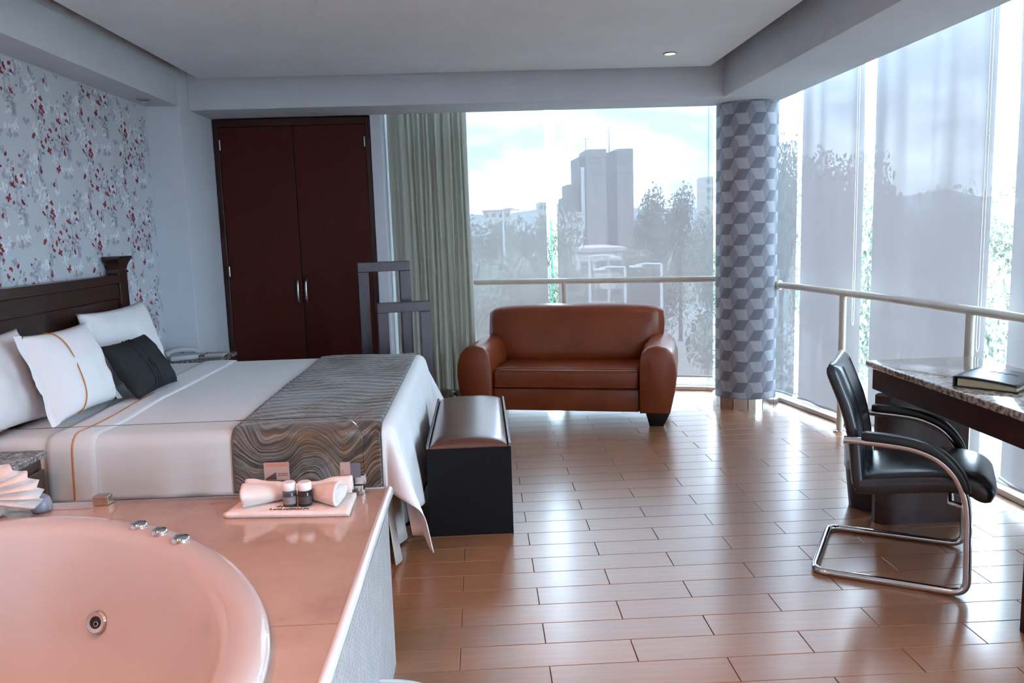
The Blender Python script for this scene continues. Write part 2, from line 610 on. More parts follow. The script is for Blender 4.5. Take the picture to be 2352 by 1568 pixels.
# ------------------------------------------------------------------ round column with printed cladding and segmented plinth
CX, CY, CR = 2.095, 6.33, 0.233
b = NB()
NP = 6
rowh = 0.0815
nrow = int(Z_SOF / rowh) + 1
def cyl(a, z, r=CR):
    return (CX + r * math.cos(a), CY + r * math.sin(a), min(z, Z_SOF + 0.01))
per = 2 * PI / NP
T_CUT = [0.0, 0.36, 0.36, 0.76, 1.0]        # top edge of a row: dark, (apex), pale, triangle
B_CUT = [-0.18, 0.18, 0.52, 0.82, 0.82]     # bottom edge of the same cells
TONES = [2, 1, 0, 1]
for i in range(nrow):
    z0, z1 = 0.05 + i * rowh, 0.05 + (i + 1) * rowh
    sh = (0.5 if i % 2 else 0.0) * per - 1.62
    for k in range(NP):
        base = sh + k * per
        for c in range(4):
            lb, hb = base + B_CUT[c] * per, base + B_CUT[c + 1] * per
            lt, ht = base + T_CUT[c] * per, base + T_CUT[c + 1] * per
            m = 6
            for q in range(m):
                ta, tb = q / m, (q + 1) / m
                pts_ = [cyl(lb + (hb - lb) * ta, z0), cyl(lb + (hb - lb) * tb, z0), cyl(lt + (ht - lt) * tb, z1), cyl(lt + (ht - lt) * ta, z1)]
                if hb - lb < 1e-6:
                    pts_ = [pts_[0], pts_[2], pts_[3]]
                elif ht - lt < 1e-6:
                    pts_ = pts_[:3]
                b.faces.new([b.verts.new(v) for v in pts_]).material_index = TONES[c]
M_colmat = [mat('cladding_light', (0.40, 0.42, 0.47), 0.55, spec=0.4, var=0.12, vscale=25), mat('cladding_mid', (0.29, 0.30, 0.345), 0.55, spec=0.4, var=0.12, vscale=25),
            mat('cladding_dark', (0.19, 0.195, 0.23), 0.55, spec=0.4, var=0.12, vscale=25)]
lathe(b, [(CR - 0.006, 0.0), (CR - 0.006, Z_SOF)], (CX, CY, 0), 64, mi=1)
column = struct('column', b, M_colmat, smooth=40, merge=0.0001)
M_plinth = mat('polished_plinth_tile', (0.62, 0.58, 0.52), 0.16, metal=0.85, var=0.1, vscale=10)
for k in range(14):
    b = NB()
    a0, a1 = 2 * PI * k / 14 + 0.01, 2 * PI * (k + 1) / 14 - 0.01
    ro, ri = 0.256, 0.234
    poly = [(CX + ro * math.cos(a), CY + ro * math.sin(a)) for a in lin(a0, a1, 2)] + [(CX + ri * math.cos(a), CY + ri * math.sin(a)) for a in lin(a1, a0, 2)]
    prism(b, poly, 'z', 0.0, 0.085)
    obj('plinth_tile', b, M_plinth, column)

# ------------------------------------------------------------------ glass front
def seg_frame(p, q):
    d = (Vector(q) - Vector(p)).to_2d()
    L = d.length
    d.normalize()
    return d, Vector((-d.y, d.x)), L

wi = 0
for i in range(len(FAC) - 1):
    p, q = FAC[i], FAC[i + 1]
    d, nrm, L = seg_frame((*p, 0), (*q, 0))
    wi += 1
    root = bpy.data.objects.new('window_%d' % wi, None)
    COL.objects.link(root)
    root.location = (p[0], p[1], 0)
    root.rotation_euler = (0, 0, math.atan2(d.y, d.x))
    root['kind'] = 'structure'
    b = NB(); b.faces.new([b.verts.new(v) for v in ((0.008, 0, 0.03), (L - 0.008, 0, 0.03), (L - 0.008, 0, Z_TOP), (0.008, 0, Z_TOP))])
    obj('pane', b, M_glass, root)
    b = NB(); box(b, 0, L, -0.075, 0.03, 0.0, 0.035, 0.004); box(b, 0, L, -0.02, 0.03, 0.036, 0.055, 0.003)
    obj('sill_channel', b, M_chan, root)
    if i in (0, 1, 5, 6, 7, 8, 4):
        b = NB(); box(b, L - 0.006, L + 0.006, 0.008, 0.05, 0.036, Z_TOP)
        obj('glass_fin', b, M_fin, root)

# ------------------------------------------------------------------ screen roller blinds
M_blind_b = screen_mat('sunscreen_open_weave', 0.076, 0.021, (0.98, 0.94, 0.96), 0.0)
M_blind_r = screen_mat('sunscreen_close_weave', 0.0125, 0.040, (0.97, 0.93, 0.96), 0.011)
M_bar = mat('blind_bottom_bar', (0.72, 0.74, 0.78), 0.4, metal=0.3, var=0.05)
M_white_pl = mat('white_plastic', (0.82, 0.82, 0.80), 0.35, var=0.03)

def blind(path, z0, label, m, amp, chain=None):
    pts = [Vector((x, y)) for x, y in path]
    cum = [0]
    for a, c in zip(pts, pts[1:]):
        cum.append(cum[-1] + (c - a).length)
    L = cum[-1]
    def at(s):
        for k in range(len(pts) - 1):
            if s <= cum[k + 1] + 1e-9:
                t = (s - cum[k]) / (cum[k + 1] - cum[k])
                d = (pts[k + 1] - pts[k]).normalized()
                return pts[k].lerp(pts[k + 1], t), Vector((d.y, -d.x))
    o0 = at(0)[0]
    root = thing('roller_blind', label, 'blind', (o0.x, o0.y, 0), 0, 'screen roller blinds along the glass front')
    w = W(root)
    ph = o0.x * 7 + o0.y * 3
    def fn(s, z):
        p, n = at(min(s, L))
        k = amp * (math.sin(s * 9 + ph) + 0.6 * math.sin(s * 21 + ph * 2)) * min(1, (2.6 - z) / 0.6)
        p = p + n * k
        return (p.x, p.y, z)
    b = NB()
    grid(b, fn, lin(0, L, max(12, int(L * 30))), lin(z0 + 0.012, 2.60, 8))
    w.part('blind_fabric', b, m, smooth=180)
    b = NB()
    tube(b, [(*fn(s, z0 + 0.012)[:2], z0 + 0.010) for s in lin(0, L, 24)], 0.011, 8)
    w.part('bottom_bar', b, M_bar, smooth=60)
    b = NB()
    tube(b, [(*at(s)[0], 2.62) for s in lin(0, L, 6)], 0.03, 14)
    w.part('roller_tube', b, M_bar, smooth=60)
    if chain:
        p, n = at(min(chain, L - 0.005))
        b = NB()
        e = p + n * 0.035
        d = Vector((-n.y, n.x)) * 0.011
        loop = [(e.x - d.x, e.y - d.y, 2.6), (e.x - d.x, e.y - d.y, 0.76), (e.x - d.x * .6, e.y - d.y * .6, 0.735), (e.x, e.y, 0.727),
                (e.x + d.x * .6, e.y + d.y * .6, 0.735), (e.x + d.x, e.y + d.y, 0.76), (e.x + d.x, e.y + d.y, 2.6)]
        tube(b, loop, 0.0022, 6)
        w.part('pull_chain', b, M_white_pl, smooth=60)
    return root

blind([(-0.69, 7.545), (0.607, 7.275)], 0.10, 'pale screen blind beside the curtain, left of the narrow bright glass gap', M_blind_b, 0.004)
blind([(0.70, 7.255), (1.99, 6.87)], 0.115, 'pale see-through screen blind behind the sofa in front of the tower', M_blind_b, 0.004, chain=None)
blind([(2.06, 6.83), (2.23, 6.66), (2.40, 6.33), (2.425, 6.165)], 0.07, 'narrow strip of screen blind just beyond the patterned column', M_blind_b, 0.002)
blind([(2.438, 6.105), (2.56, 5.393)], 0.07, 'grey screen blind behind the first rail post after the column', M_blind_r, 0.010, chain=0.715)
blind([(2.573, 5.249), (2.66, 4.157)], 0.07, 'wide grey screen blind behind the corner of the granite desk', M_blind_r, 0.012, chain=1.09)
blind([(2.668, 4.005), (2.68, 2.45)], 0.07, 'grey screen blind cut by the picture edge beyond the desk', M_blind_r, 0.012)
blind([(2.68, 2.35), (2.68, 0.85)], 0.07, 'grey screen blind alongside the viewer, out of view', M_blind_r, 0.012)

# ------------------------------------------------------------------ hand rails
M_rail = mat('cream_painted_steel', (0.66, 0.62, 0.52), 0.32, spec=0.5, var=0.06, vscale=6)
M_chrome = mat('chrome', (0.72, 0.72, 0.72), 0.10, metal=1.0, var=0.03)
def handrail(label, pts, posts, zr, flange, r=0.0245):
    root = thing('handrail', label, 'handrail', (posts[0][0], posts[0][1], 0), 0)
    w = W(root)
    b = NB()
    tube(b, smooth_path([(x, y, zr) for x, y in pts], 8), r, 16)
    w.part('rail', b, M_rail, smooth=60)
    for x, y in posts:
        b = NB()
        tube(b, [(x, y, 0.01), (x, y, zr - 0.005)], r * 0.94, 16)
        pst = w.part('post', b, M_rail, smooth=60)
        b = NB()
        lathe(b, [(0.045, 0.0), (0.045, 0.008), (0.030, 0.016)], (x, y, 0), 20)
        w.part('foot_flange', b, M_chrome, parent=pst, smooth=40)
    fx, fy, ang = flange
    b = NB()
    d = Vector((math.cos(ang), math.sin(ang), 0))
    tube(b, [Vector((fx, fy, zr)), Vector((fx, fy, zr)) + d * 0.014], r * 1.6, 18)
    w.part('wall_flange', b, M_rail, smooth=40)
    return root
handrail('cream tubular handrail curving from the column past the desk', [(2.318, 6.20), (2.36, 5.98), (2.425, 5.55), (2.455, 5.30), (2.515, 4.79), (2.557, 4.12), (2.57, 3.6), (2.575, 2.4), (2.575, 0.0), (2.575, -1.4)],
         [(2.438, 5.36), (2.555, 4.12), (2.575, 2.75), (2.575, 1.2), (2.575, -0.3)], 0.955, (2.312, 6.205, -0.9))
handrail('cream tubular handrail behind the brown sofa', [(-0.052, 7.245), (0.705, 7.02), (1.55, 6.76), (1.93, 6.645), (2.03, 6.575)], [(0.725, 7.014)], 0.99, (2.02, 6.553, 2.0))

# ------------------------------------------------------------------ wardrobe
M_mahog = mat('mahogany', (0.075, 0.012, 0.007), 0.42, spec=0.2, base2=(0.055, 0.011, 0.008), vscale=4, vstretch=(9, 9, 0.7))
M_mahog_d = mat('mahogany_frame', (0.045, 0.010, 0.008), 0.35, spec=0.5, var=0.4, vscale=5, vstretch=(8, 8, 0.7))
M_steel = mat('brushed_steel', (0.62, 0.62, 0.60), 0.28, metal=1.0, var=0.05, vscale=30)
root = thing('wardrobe', 'built-in mahogany wardrobe with two tall doors below the back beam', 'wardrobe', (-1.4, 6.42, 0))
w = W(root)
b = NB()
box(b, -1.992, -1.955, 6.42, 7.0, 0, 2.338, 0.003); box(b, -0.842, -0.805, 6.42, 7.0, 0, 2.338, 0.003)
box(b, -1.955, -0.842, 6.42, 7.0, 2.285, 2.338, 0.003); box(b, -1.955, -0.842, 6.45, 7.0, 0, 0.08, 0.003); box(b, -1.955, -0.842, 6.98, 7.0, 0.08, 2.285)
w.part('carcass', b, M_mahog_d)
for x0, x1, hx, hinge_x in ((-1.952, -1.3975, -1.425, -1.948), (-1.3925, -0.845, -1.362, -0.850)):
    b = NB(); box(b, x0, x1, 6.424, 6.446, 0.085, 2.282, 0.003)
    door = w.part('door', b, M_mahog)
    b = NB()
    tube(b, smooth_path([(hx, 6.424, 1.108), (hx, 6.400, 1.085), (hx, 6.392, 1.02), (hx, 6.400, 0.955), (hx, 6.424, 0.932)], 5), 0.009, 10)
    w.part('handle', b, M_steel, parent=door, smooth=60)
    for hz in (2.15, 1.19, 0.25):
        b = NB(); tube(b, [(hinge_x, 6.418, hz - 0.038), (hinge_x, 6.418, hz + 0.038)], 0.0055, 8)
        w.part('hinge', b, M_steel, parent=door, smooth=60)

# ------------------------------------------------------------------ curtain
M_curtain = cloth_mat('olive_grey_curtain', (0.50, 0.485, 0.41), 0.38)
def curt(s, z):
    k = s * 2 * PI
    top = max(0.0, min(1.0, z / 2.5))
    wdt = 0.632
    x = -0.705 + wdt * s + 0.008 * math.sin(k * 9 + 1.0) + (0.012 * math.sin(3 * k + z * 2.0)) * (1 - top)
    y = 6.64 + 0.050 * math.sin(k * 8.0 + 0.6 * math.sin(k * 2) + 0.25 * z) + 0.022 * math.sin(k * 19 + z * 1.3) * (0.4 + 0.6 * (1 - top))
    return (x, y, z)
root = thing('curtain', 'olive-grey floor-length curtain hanging in folds beside the wardrobe', 'curtain', (-0.37, 6.64, 0))
w = W(root)
b = NB(); grid(b, curt, lin(0, 1, 200), lin(0.02, 2.50, 14))
w.part('drape', b, M_curtain, smooth=180)
b = NB(); grid(b, lambda s, z: (curt(s, z)[0], curt(s, z)[1] - 0.003, z), lin(0, 1, 200), lin(0.018, 0.14, 1))
w.part('hem', b, M_curtain, smooth=180)
b = NB(); box(b, -0.71, 0.02, 6.61, 6.67, 2.50, 2.53, 0.004)
w.part('track', b, M_white_pl)

# ------------------------------------------------------------------ open frame rack behind the bed
M_plum = mat('plum_brown_lacquer', (0.070, 0.048, 0.062), 0.30, spec=0.5, var=0.25, vscale=6, vstretch=(6, 6, 1), coat=0.2)
root = thing('luggage_rack', 'plum-brown wooden rack of two open upright frames between bed and curtain', 'rack', (-0.63, 5.58, 0), 0.20)
def uframe(x0, x1, y, zt, wd=0.072, dp=0.085):
    b = NB()
    box(b, x0, x0 + wd, y - dp / 2, y + dp / 2, 0, zt - wd * .9, 0.003); box(b, x1 - wd, x1, y - dp / 2, y + dp / 2, 0, zt - wd * .9, 0.003)
    box(b, x0, x1, y - dp / 2, y + dp / 2, zt - wd * .9, zt, 0.003)
    return b
obj('tall_frame', uframe(-0.20, 0.155, 0.05, 1.255), M_plum, root)
obj('low_frame', uframe(-0.095, 0.262, -0.115, 0.985), M_plum, root)
b = NB(); box(b, -0.09, -0.03, -0.0715, 0.0065, 0.05, 0.10, 0.003)
obj('floor_rail', b, M_plum, root)
b = NB(); box(b, 0.095, 0.15, -0.0715, 0.0065, 0.05, 0.10, 0.003)
obj('floor_rail', b, M_plum, root)

# ------------------------------------------------------------------ bed
M_hb = mat('dark_walnut', (0.055, 0.022, 0.016), 0.28, spec=0.5, base2=(0.026, 0.012, 0.010), vscale=5, vstretch=(6, 0.8, 9), coat=0.35, coat_rough=0.2)
M_base = mat('bed_base_board', (0.17, 0.10, 0.065), 0.6, var=0.2, vscale=6)
M_matt = mat('mattress_ticking', (0.66, 0.66, 0.66), 0.85, var=0.05)
M_skirt = mat('bed_skirt_cloth', (0.55, 0.52, 0.48), 0.85, var=0.12, vscale=14, vstretch=(6, 6, 0.5), sheen=0.2)
M_sheet = mat('white_cotton', (0.88, 0.88, 0.89), 0.85, spec=0.2, var=0.04, vscale=7, bump=0.10, bscale=14, bstretch=(1, 5, 1), sheen=0.15)
M_pipe = mat('orange_piping', (0.62, 0.24, 0.07), 0.7, var=0.15, vscale=40)
XH, XF, YN, YF, ZB = -2.12, -0.43, 3.36, 5.25, 0.655
root = thing('bed', 'king-size bed with dark walnut headboard against the floral wallpaper', 'bed', (-1.3, 4.3, 0))
w = W(root)
b = NB(); box(b, -2.10, -0.47, YN + 0.06, YF - 0.04, 0.06, 0.36, 0.01)
w.part('base', b, M_base)
b = NB(); box(b, -2.10, -0.455, YN + 0.03, YF - 0.03, 0.36, ZB - 0.012, 0.05, 4)
w.part('mattress', b, M_matt, smooth=50)
# headboard: posts with flared caps, stepped top rail, stacked boards
hbp = {}
for yc in (3.45, 4.95):
    b = NB()
    box(b, -2.195, -2.130, yc - 0.055, yc + 0.055, 0, 1.285, 0.004)
    post = w.part('post', b, M_hb)
    b = NB()
    box(b, -2.198, -2.125, yc - 0.062, yc + 0.062, 1.262, 1.278, 0.002)
    lo, hi = 1.286, 1.345
    vs0 = [(-2.195, yc - .055), (-2.130, yc - .055), (-2.130, yc + .055), (-2.195, yc + .055)]
    vs1 = [(-2.205, yc - .095), (-2.112, yc - .095), (-2.112, yc + .095), (-2.205, yc + .095)]
    n_ = 5
    rings = []
    for q in range(n_ + 1):
        t = q / n_
        f_ = t ** 1.8
        rings.append([b.verts.new((a[0] + (c[0] - a[0]) * f_, a[1] + (c[1] - a[1]) * f_, lo + (hi - lo) * t)) for a, c in zip(vs0, vs1)])
    for a, c in zip(rings, rings[1:]):
        for k in range(4):
            b.faces.new((a[k], a[(k + 1) % 4], c[(k + 1) % 4], c[k]))
    b.faces.new(rings[0][::-1]); b.faces.new(rings[-1])
    box(b, -2.205, -2.112, yc - 0.095, yc + 0.095, 1.3455, 1.362, 0.003)
    w.part('post_cap', b, M_hb, parent=post)
b = NB(); box(b, -2.195, -2.122, 3.51, 4.89, 1.205, 1.255, 0.006)
w.part('top_rail', b, M_hb)
for z0, z1, xf in ((1.115, 1.204, -2.138), (1.000, 1.113, -2.150), (0.885, 0.998, -2.150), (0.770, 0.883, -2.150), (0.40, 0.768, -2.150)):
    b = NB(); box(b, -2.19, xf, 3.51, 4.89, z0, z1, 0.005)
    w.part('board', b, M_hb)
def skirt(b, path, amp, z1=0.40):
    def fn(s, z):
        k = s * (len(path) - 1)
        i = min(int(k), len(path) - 2)
        p = Vector(path[i]).lerp(Vector(path[i + 1]), k - i)
        d = (Vector(path[i + 1]) - Vector(path[i])).normalized()
        n = Vector((d.y, -d.x))
        L = sum((Vector(path[q + 1]) - Vector(path[q])).length for q in range(len(path) - 1))
        a = amp * (1 - z / 0.45) * (0.6 + math.sin(s * L * 24)) + 0.03 * (1 - z / 0.45)
        return (p.x + n.x * a, p.y + n.y * a, z)
    grid(b, fn, lin(0, 1, 150), lin(0.012, z1, 5))
b = NB(); skirt(b, [(-2.08, YN + 0.045), (-0.50, YN + 0.045)], 0.022)
w.part('bed_skirt', b, M_skirt, smooth=180, solid=0.003)
b = NB(); skirt(b, [(-0.455, YN + 0.03), (-0.455, YF - 0.05)], 0.022)
w.part('bed_skirt', b, M_skirt, smooth=180, solid=0.003)

# draped cloth over the mattress: s runs head to foot, t runs near to far side
def drape(s, t, off=0.0, wav=1.0, R=0.055, wrinkle=0.0):
    ds = max(0.0, s - XF)
    near = t < (YN + YF) / 2
    dt = max(0.0, YN - t) if near else max(0.0, t - YF)
    bx, by = min(s, XF), min(max(t, YN), YF)
    d = math.hypot(ds, dt)
    top = ZB + off
    if wrinkle:
        top += wrinkle * (0.5 + 0.5 * math.sin(t * 78 + 2.0 * math.sin(s * 10) + 7 * noise.noise((s * 2.6, t * 1.6, 1.7)))) ** 1.6 * (0.55 + 0.9 * abs(noise.noise((s * 4, t * 3, 4.4)))) * max(0, 1 - d * 8)
    if d < 1e-6:
        edge = min(1.0, min(XF - s, t - YN, YF - t) / 0.10) if s < XF else 0
        top += 0.008 * noise.noise((s * 2.2, t * 2.2, 0.3)) * max(0, edge)
        return (bx, by, top)
    ux, uy = ds / d, dt / d
    corner = 4 * (ux * uy) ** 2
    fl = 0.05 + 0.08 * ux + 0.36 * corner
    a = R * PI / 2
    if d < a:
        o_, dr = (R + off) * math.sin(d / R), (R + off) * (1 - math.cos(d / R))
    else:
        o_, dr = R + off + fl * (d - a), R + off + (d - a) * math.sqrt(max(0.1, 1 - fl * fl))
    arc = (t if ux > uy else s)
    if corner > 0.02:
        ang = math.atan2(uy, ux)
        wv = 0.030 * math.sin(ang * 8 + 0.6)
    else:
        wv = 0.010 * math.sin(arc * 17 + 1.3 * math.sin(arc * 5)) + 0.006 * math.sin(arc * 37)
    o_ += wav * wv * min(1.0, max(0, d - 0.05) / 0.35)
    sy = -1 if near else 1
    return (bx + ux * o_, by + sy * uy * o_, max(top - dr, 0.012))

NEAR_H, FAR_H, FOOT_H = 0.295, 0.34, 0.53
def foot_len(t):
    return FOOT_H + 0.05 * math.sin(t * 6)
root = thing('bedspread', 'white cotton bedspread draped over the bed with a folded top edge', 'bedspread', (-1.2, 4.3, ZB))
w = W(root)
b = NB()
tv = lin(YN - NEAR_H, YN - 0.13, 8)[:-1] + lin(YN - 0.13, YN + 0.02, 10)[:-1] + lin(YN + 0.02, YF - 0.02, 44)[:-1] + lin(YF - 0.02, YF + 0.13, 8)[:-1] + lin(YF + 0.13, YF + FAR_H, 8)
sv = lin(-2.06, XF - 0.02, 36)[:-1] + lin(XF - 0.02, XF + 0.13, 10)[:-1] + lin(XF + 0.13, XF + FOOT_H, 16)
grid(b, lambda s, t: drape(s, t), sv, tv)
w.part('cover', b, M_sheet, smooth=180, solid=0.004)
b = NB()
grid(b, lambda s, t: drape(s, t, 0.007 + 0.004 * math.sin((s + 1.80) / 0.20 * PI), 1.0), lin(-1.80, -1.60, 8), tv)
w.part('turned_down_band', b, M_sheet, smooth=180, solid=0.006)
b = NB()
tube(b, [drape(-1.69, t, 0.0135, 1.0) for t in lin(YN - NEAR_H, 4.15, 60)], 0.0045, 8)
w.part('piping', b, M_pipe, smooth=60)

# patterned runner
M_run = bpy.data.materials.new('wavy_striped_satin')
M_run.use_nodes = True
nt = M_run.node_tree
p = nt.nodes['Principled BSDF']
tc = nt.nodes.new('ShaderNodeTexCoord')
# slow meander of the stripes + fine stripes across the bed width (uv: u head-to-foot, v near-to-far; metres)
mp = nt.nodes.new('ShaderNodeMapping'); mp.inputs['Scale'].default_value = (1, 1, 1)
sepx = nt.nodes.new('ShaderNodeSeparateXYZ')
nzw = nt.nodes.new('ShaderNodeTexNoise'); nzw.inputs['Scale'].default_value = 2.4; nzw.inputs['Detail'].default_value = 1.5
mpw = nt.nodes.new('ShaderNodeMapping'); mpw.inputs['Scale'].default_value = (2.2, 1.0, 1)
mul = nt.nodes.new('ShaderNodeMath'); mul.operation = 'MULTIPLY_ADD'; mul.inputs[1].default_value = 0.26
sn = nt.nodes.new('ShaderNodeMath'); sn.operation = 'SINE'
sm = nt.nodes.new('ShaderNodeMath'); sm.operation = 'MULTIPLY'; sm.inputs[1].default_value = 19.0
sa = nt.nodes.new('ShaderNodeMath'); sa.operation = 'MULTIPLY_ADD'; sa.inputs[1].default_value = 0.035
cmb = nt.nodes.new('ShaderNodeCombineXYZ')
nt.links.new(tc.outputs['UV'], sepx.inputs['Vector'])
nt.links.new(tc.outputs['UV'], mpw.inputs['Vector'])
nt.links.new(mpw.outputs['Vector'], nzw.inputs['Vector'])
nt.links.new(sepx.outputs['X'], sm.inputs[0]); nt.links.new(sm.outputs[0], sn.inputs[0])
nt.links.new(sn.outputs[0], sa.inputs[0]); nt.links.new(sepx.outputs['Y'], sa.inputs[2])
nt.links.new(nzw.outputs['Fac'], mul.inputs[0]); nt.links.new(sa.outputs[0], mul.inputs[2])
u3 = nt.nodes.new('ShaderNodeMath'); u3.operation = 'MULTIPLY'; u3.inputs[1].default_value = 0.03
nt.links.new(sepx.outputs['X'], u3.inputs[0])
nt.links.new(u3.outputs[0], cmb.inputs['X']); nt.links.new(mul.outputs[0], cmb.inputs['Y'])
st = nt.nodes.new('ShaderNodeTexNoise'); st.inputs['Scale'].default_value = 95; st.inputs['Detail'].default_value = 3; st.inputs['Roughness'].default_value = 0.55
nt.links.new(cmb.outputs[0], st.inputs['Vector'])
cr = nt.nodes.new('ShaderNodeValToRGB')
els = cr.color_ramp.elements
els[0].position = 0.34; els[0].color = (0.006, 0.005, 0.005, 1)
els[1].position = 0.72; els[1].color = (0.40, 0.35, 0.28, 1)
for q, c in ((0.43, (0.018, 0.013, 0.011)), (0.475, (0.11, 0.060, 0.028)), (0.51, (0.022, 0.016, 0.013)), (0.555, (0.30, 0.165, 0.062)), (0.585, (0.05, 0.035, 0.025)), (0.64, (0.24, 0.20, 0.15)), (0.67, (0.06, 0.05, 0.045))):
    e = els.new(q); e.color = (*c, 1)
nt.links.new(st.outputs['Fac'], cr.inputs['Fac'])
big = nt.nodes.new('ShaderNodeTexNoise'); big.inputs['Scale'].default_value = 3.0; big.inputs['Detail'].default_value = 1
cmb2 = nt.nodes.new('ShaderNodeCombineXYZ')
u4 = nt.nodes.new('ShaderNodeMath'); u4.operation = 'MULTIPLY'; u4.inputs[1].default_value = 0.5
nt.links.new(sepx.outputs['X'], u4.inputs[0]); nt.links.new(u4.outputs[0], cmb2.inputs['X']); nt.links.new(mul.outputs[0], cmb2.inputs['Y'])
nt.links.new(cmb2.outputs[0], big.inputs['Vector'])
mxr = nt.nodes.new('ShaderNodeMapRange'); mxr.inputs['From Min'].default_value = 0.52; mxr.inputs['From Max'].default_value = 0.62
nt.links.new(big.outputs['Fac'], mxr.inputs['Value'])
hsv = nt.nodes.new('ShaderNodeHueSaturation'); hsv.inputs['Saturation'].default_value = 0.15; hsv.inputs['Value'].default_value = 1.15
nt.links.new(cr.outputs['Color'], hsv.inputs['Color'])
mxc = nt.nodes.new('ShaderNodeMixRGB')
nt.links.new(mxr.outputs['Result'], mxc.inputs['Fac']); nt.links.new(cr.outputs['Color'], mxc.inputs['Color1']); nt.links.new(hsv.outputs['Color'], mxc.inputs['Color2'])
nt.links.new(mxc.outputs['Color'], p.inputs['Base Color'])
bp = nt.nodes.new('ShaderNodeBump'); bp.inputs['Strength'].default_value = 0.9; bp.inputs['Distance'].default_value = 0.010
nt.links.new(st.outputs['Fac'], bp.inputs['Height']); nt.links.new(bp.outputs['Normal'], p.inputs['Normal'])
p.inputs['Roughness'].default_value = 0.38
p.inputs['Specular IOR Level'].default_value = 0.8
p.inputs['Sheen Weight'].default_value = 0.5
p.inputs['Coat Weight'].default_value = 0.3
p.inputs['Coat Roughness'].default_value = 0.35
root = thing('bed_runner', 'brown and gold wavy-striped satin runner across the foot of the bed', 'runner', (-0.7, 4.3, ZB))
w = W(root)
b = NB()
tr_ = lin(YN - 0.285, YN - 0.1, 16)[:-1] + lin(YN - 0.1, YN + 0.02, 14)[:-1] + lin(YN + 0.02, YF - 0.02, 230)[:-1] + lin(YF - 0.02, YF + 0.1, 10)[:-1] + lin(YF + 0.1, YF + 0.30, 10)
grid(b, lambda s, t: drape(s, t, 0.008, 0.8, wrinkle=0.009), lin(-1.045, -0.435, 60), tr_, uv=True)
w.part('runner_cloth', b, M_run, smooth=180, solid=0.004)
for s0 in (-1.045, -0.435):
    b = NB()
    tube(b, [drape(s0, t, 0.009, 0.8) for t in tr_], 0.0035, 6)
    w.part('edge_binding', b, mat('runner_binding', (0.09, 0.085, 0.085), 0.5, var=0.2, vscale=90), smooth=60)

# ------------------------------------------------------------------ pillows and cushion
def pillow_mesh(wd, ht, th, seed, pinch=0.07, n=26, flange=0.0):
    b = NB()
    r = random.Random(seed)
    ox = r.uniform(0, 50)
    for sd in (1, -1):
        def fn(u, v):
            x = wd / 2 * u * (1 - pinch * (1 - v * v))
            y = ht / 2 * v * (1 - pinch * 1.3 * (1 - u * u))
            uu = min(1.0, abs(u) / (1 - flange)) if flange else abs(u)
            k = max(0.0, (1 - uu ** 3.2)) ** 0.55 * max(0.0, (1 - abs(v) ** 3.2)) ** 0.55
            wr = noise.noise((u * 2.3 + ox, v * 2.3, sd)) * 0.013 + noise.noise((u * 7 + ox, v * 4, sd + 5)) * 0.007
            return (x, y, sd * (th / 2 * k + 0.002) + wr * k + (0.004 * math.sin(v * 9 + ox) if flange and uu >= 1 else 0))
        grid(b, fn, lin(-1, 1, n), lin(-1, 1, n))
    # close the seam
    bmesh.ops.remove_doubles(b, verts=b.verts, dist=0.0045)
    return b

def place(o, c, right, upv):
    r = Vector(right).normalized()
    u = Vector(upv)
    u = (u - r * u.dot(r)).normalized()
    n = r.cross(u)
    o.matrix_world = Matrix(((r.x, u.x, n.x, c[0]), (r.y, u.y, n.y, c[1]), (r.z, u.z, n.z, c[2]), (0, 0, 0, 1)))

M_pil = mat('pillow_cotton', (0.88, 0.88, 0.89), 0.85, spec=0.2, var=0.03, vscale=6, bump=0.08, bscale=9, sheen=0.15)
PG = 'pillows leaning on the headboard'
o = obj('pillow', pillow_mesh(0.78, 0.44, 0.15, 3), M_pil, smooth=180)
place(o, (-1.995, 4.59, ZB + 0.225), (0.02, 1, 0), (-0.30, 0, 1))
tag(o, 'white pillow behind the dark cushion, farthest along the headboard', 'pillow', PG)
o = obj('pillow', pillow_mesh(0.60, 0.42, 0.13, 8), M_pil, smooth=180)
place(o, (-2.045, 3.40, ZB + 0.218), (0.03, 1, 0.0), (-0.26, 0, 1))
tag(o, 'white pillow cut by the picture edge at the near end of the headboard', 'pillow', PG)
root = thing('pillow', 'white pillow with orange piping and loose open hem, propped in front', 'pillow', (0, 0, 0), 0, PG)
obj('pillow_case', pillow_mesh(0.63, 0.41, 0.17, 12, flange=0.20), M_pil, root, smooth=180)
b = NB()
tube(b, [(-0.315 * 0.34 * (1 - .07 * (1 - v * v)), 0.205 * v * (1 - 0.091 * 0.88), 0.085 * max(0.0, (1 - (0.34 / 0.8) ** 3.2)) ** 0.55 * max(0.0, 1 - abs(v) ** 3.2) ** 0.55 + 0.0055) for v in lin(-1, 1, 40)], 0.003, 6)
obj('piping', b, M_pipe, root, smooth=60)
place(root, (-1.865, 3.71, ZB + 0.222), (0.03, 1, 0.0), (-0.30, 0.25, 1))

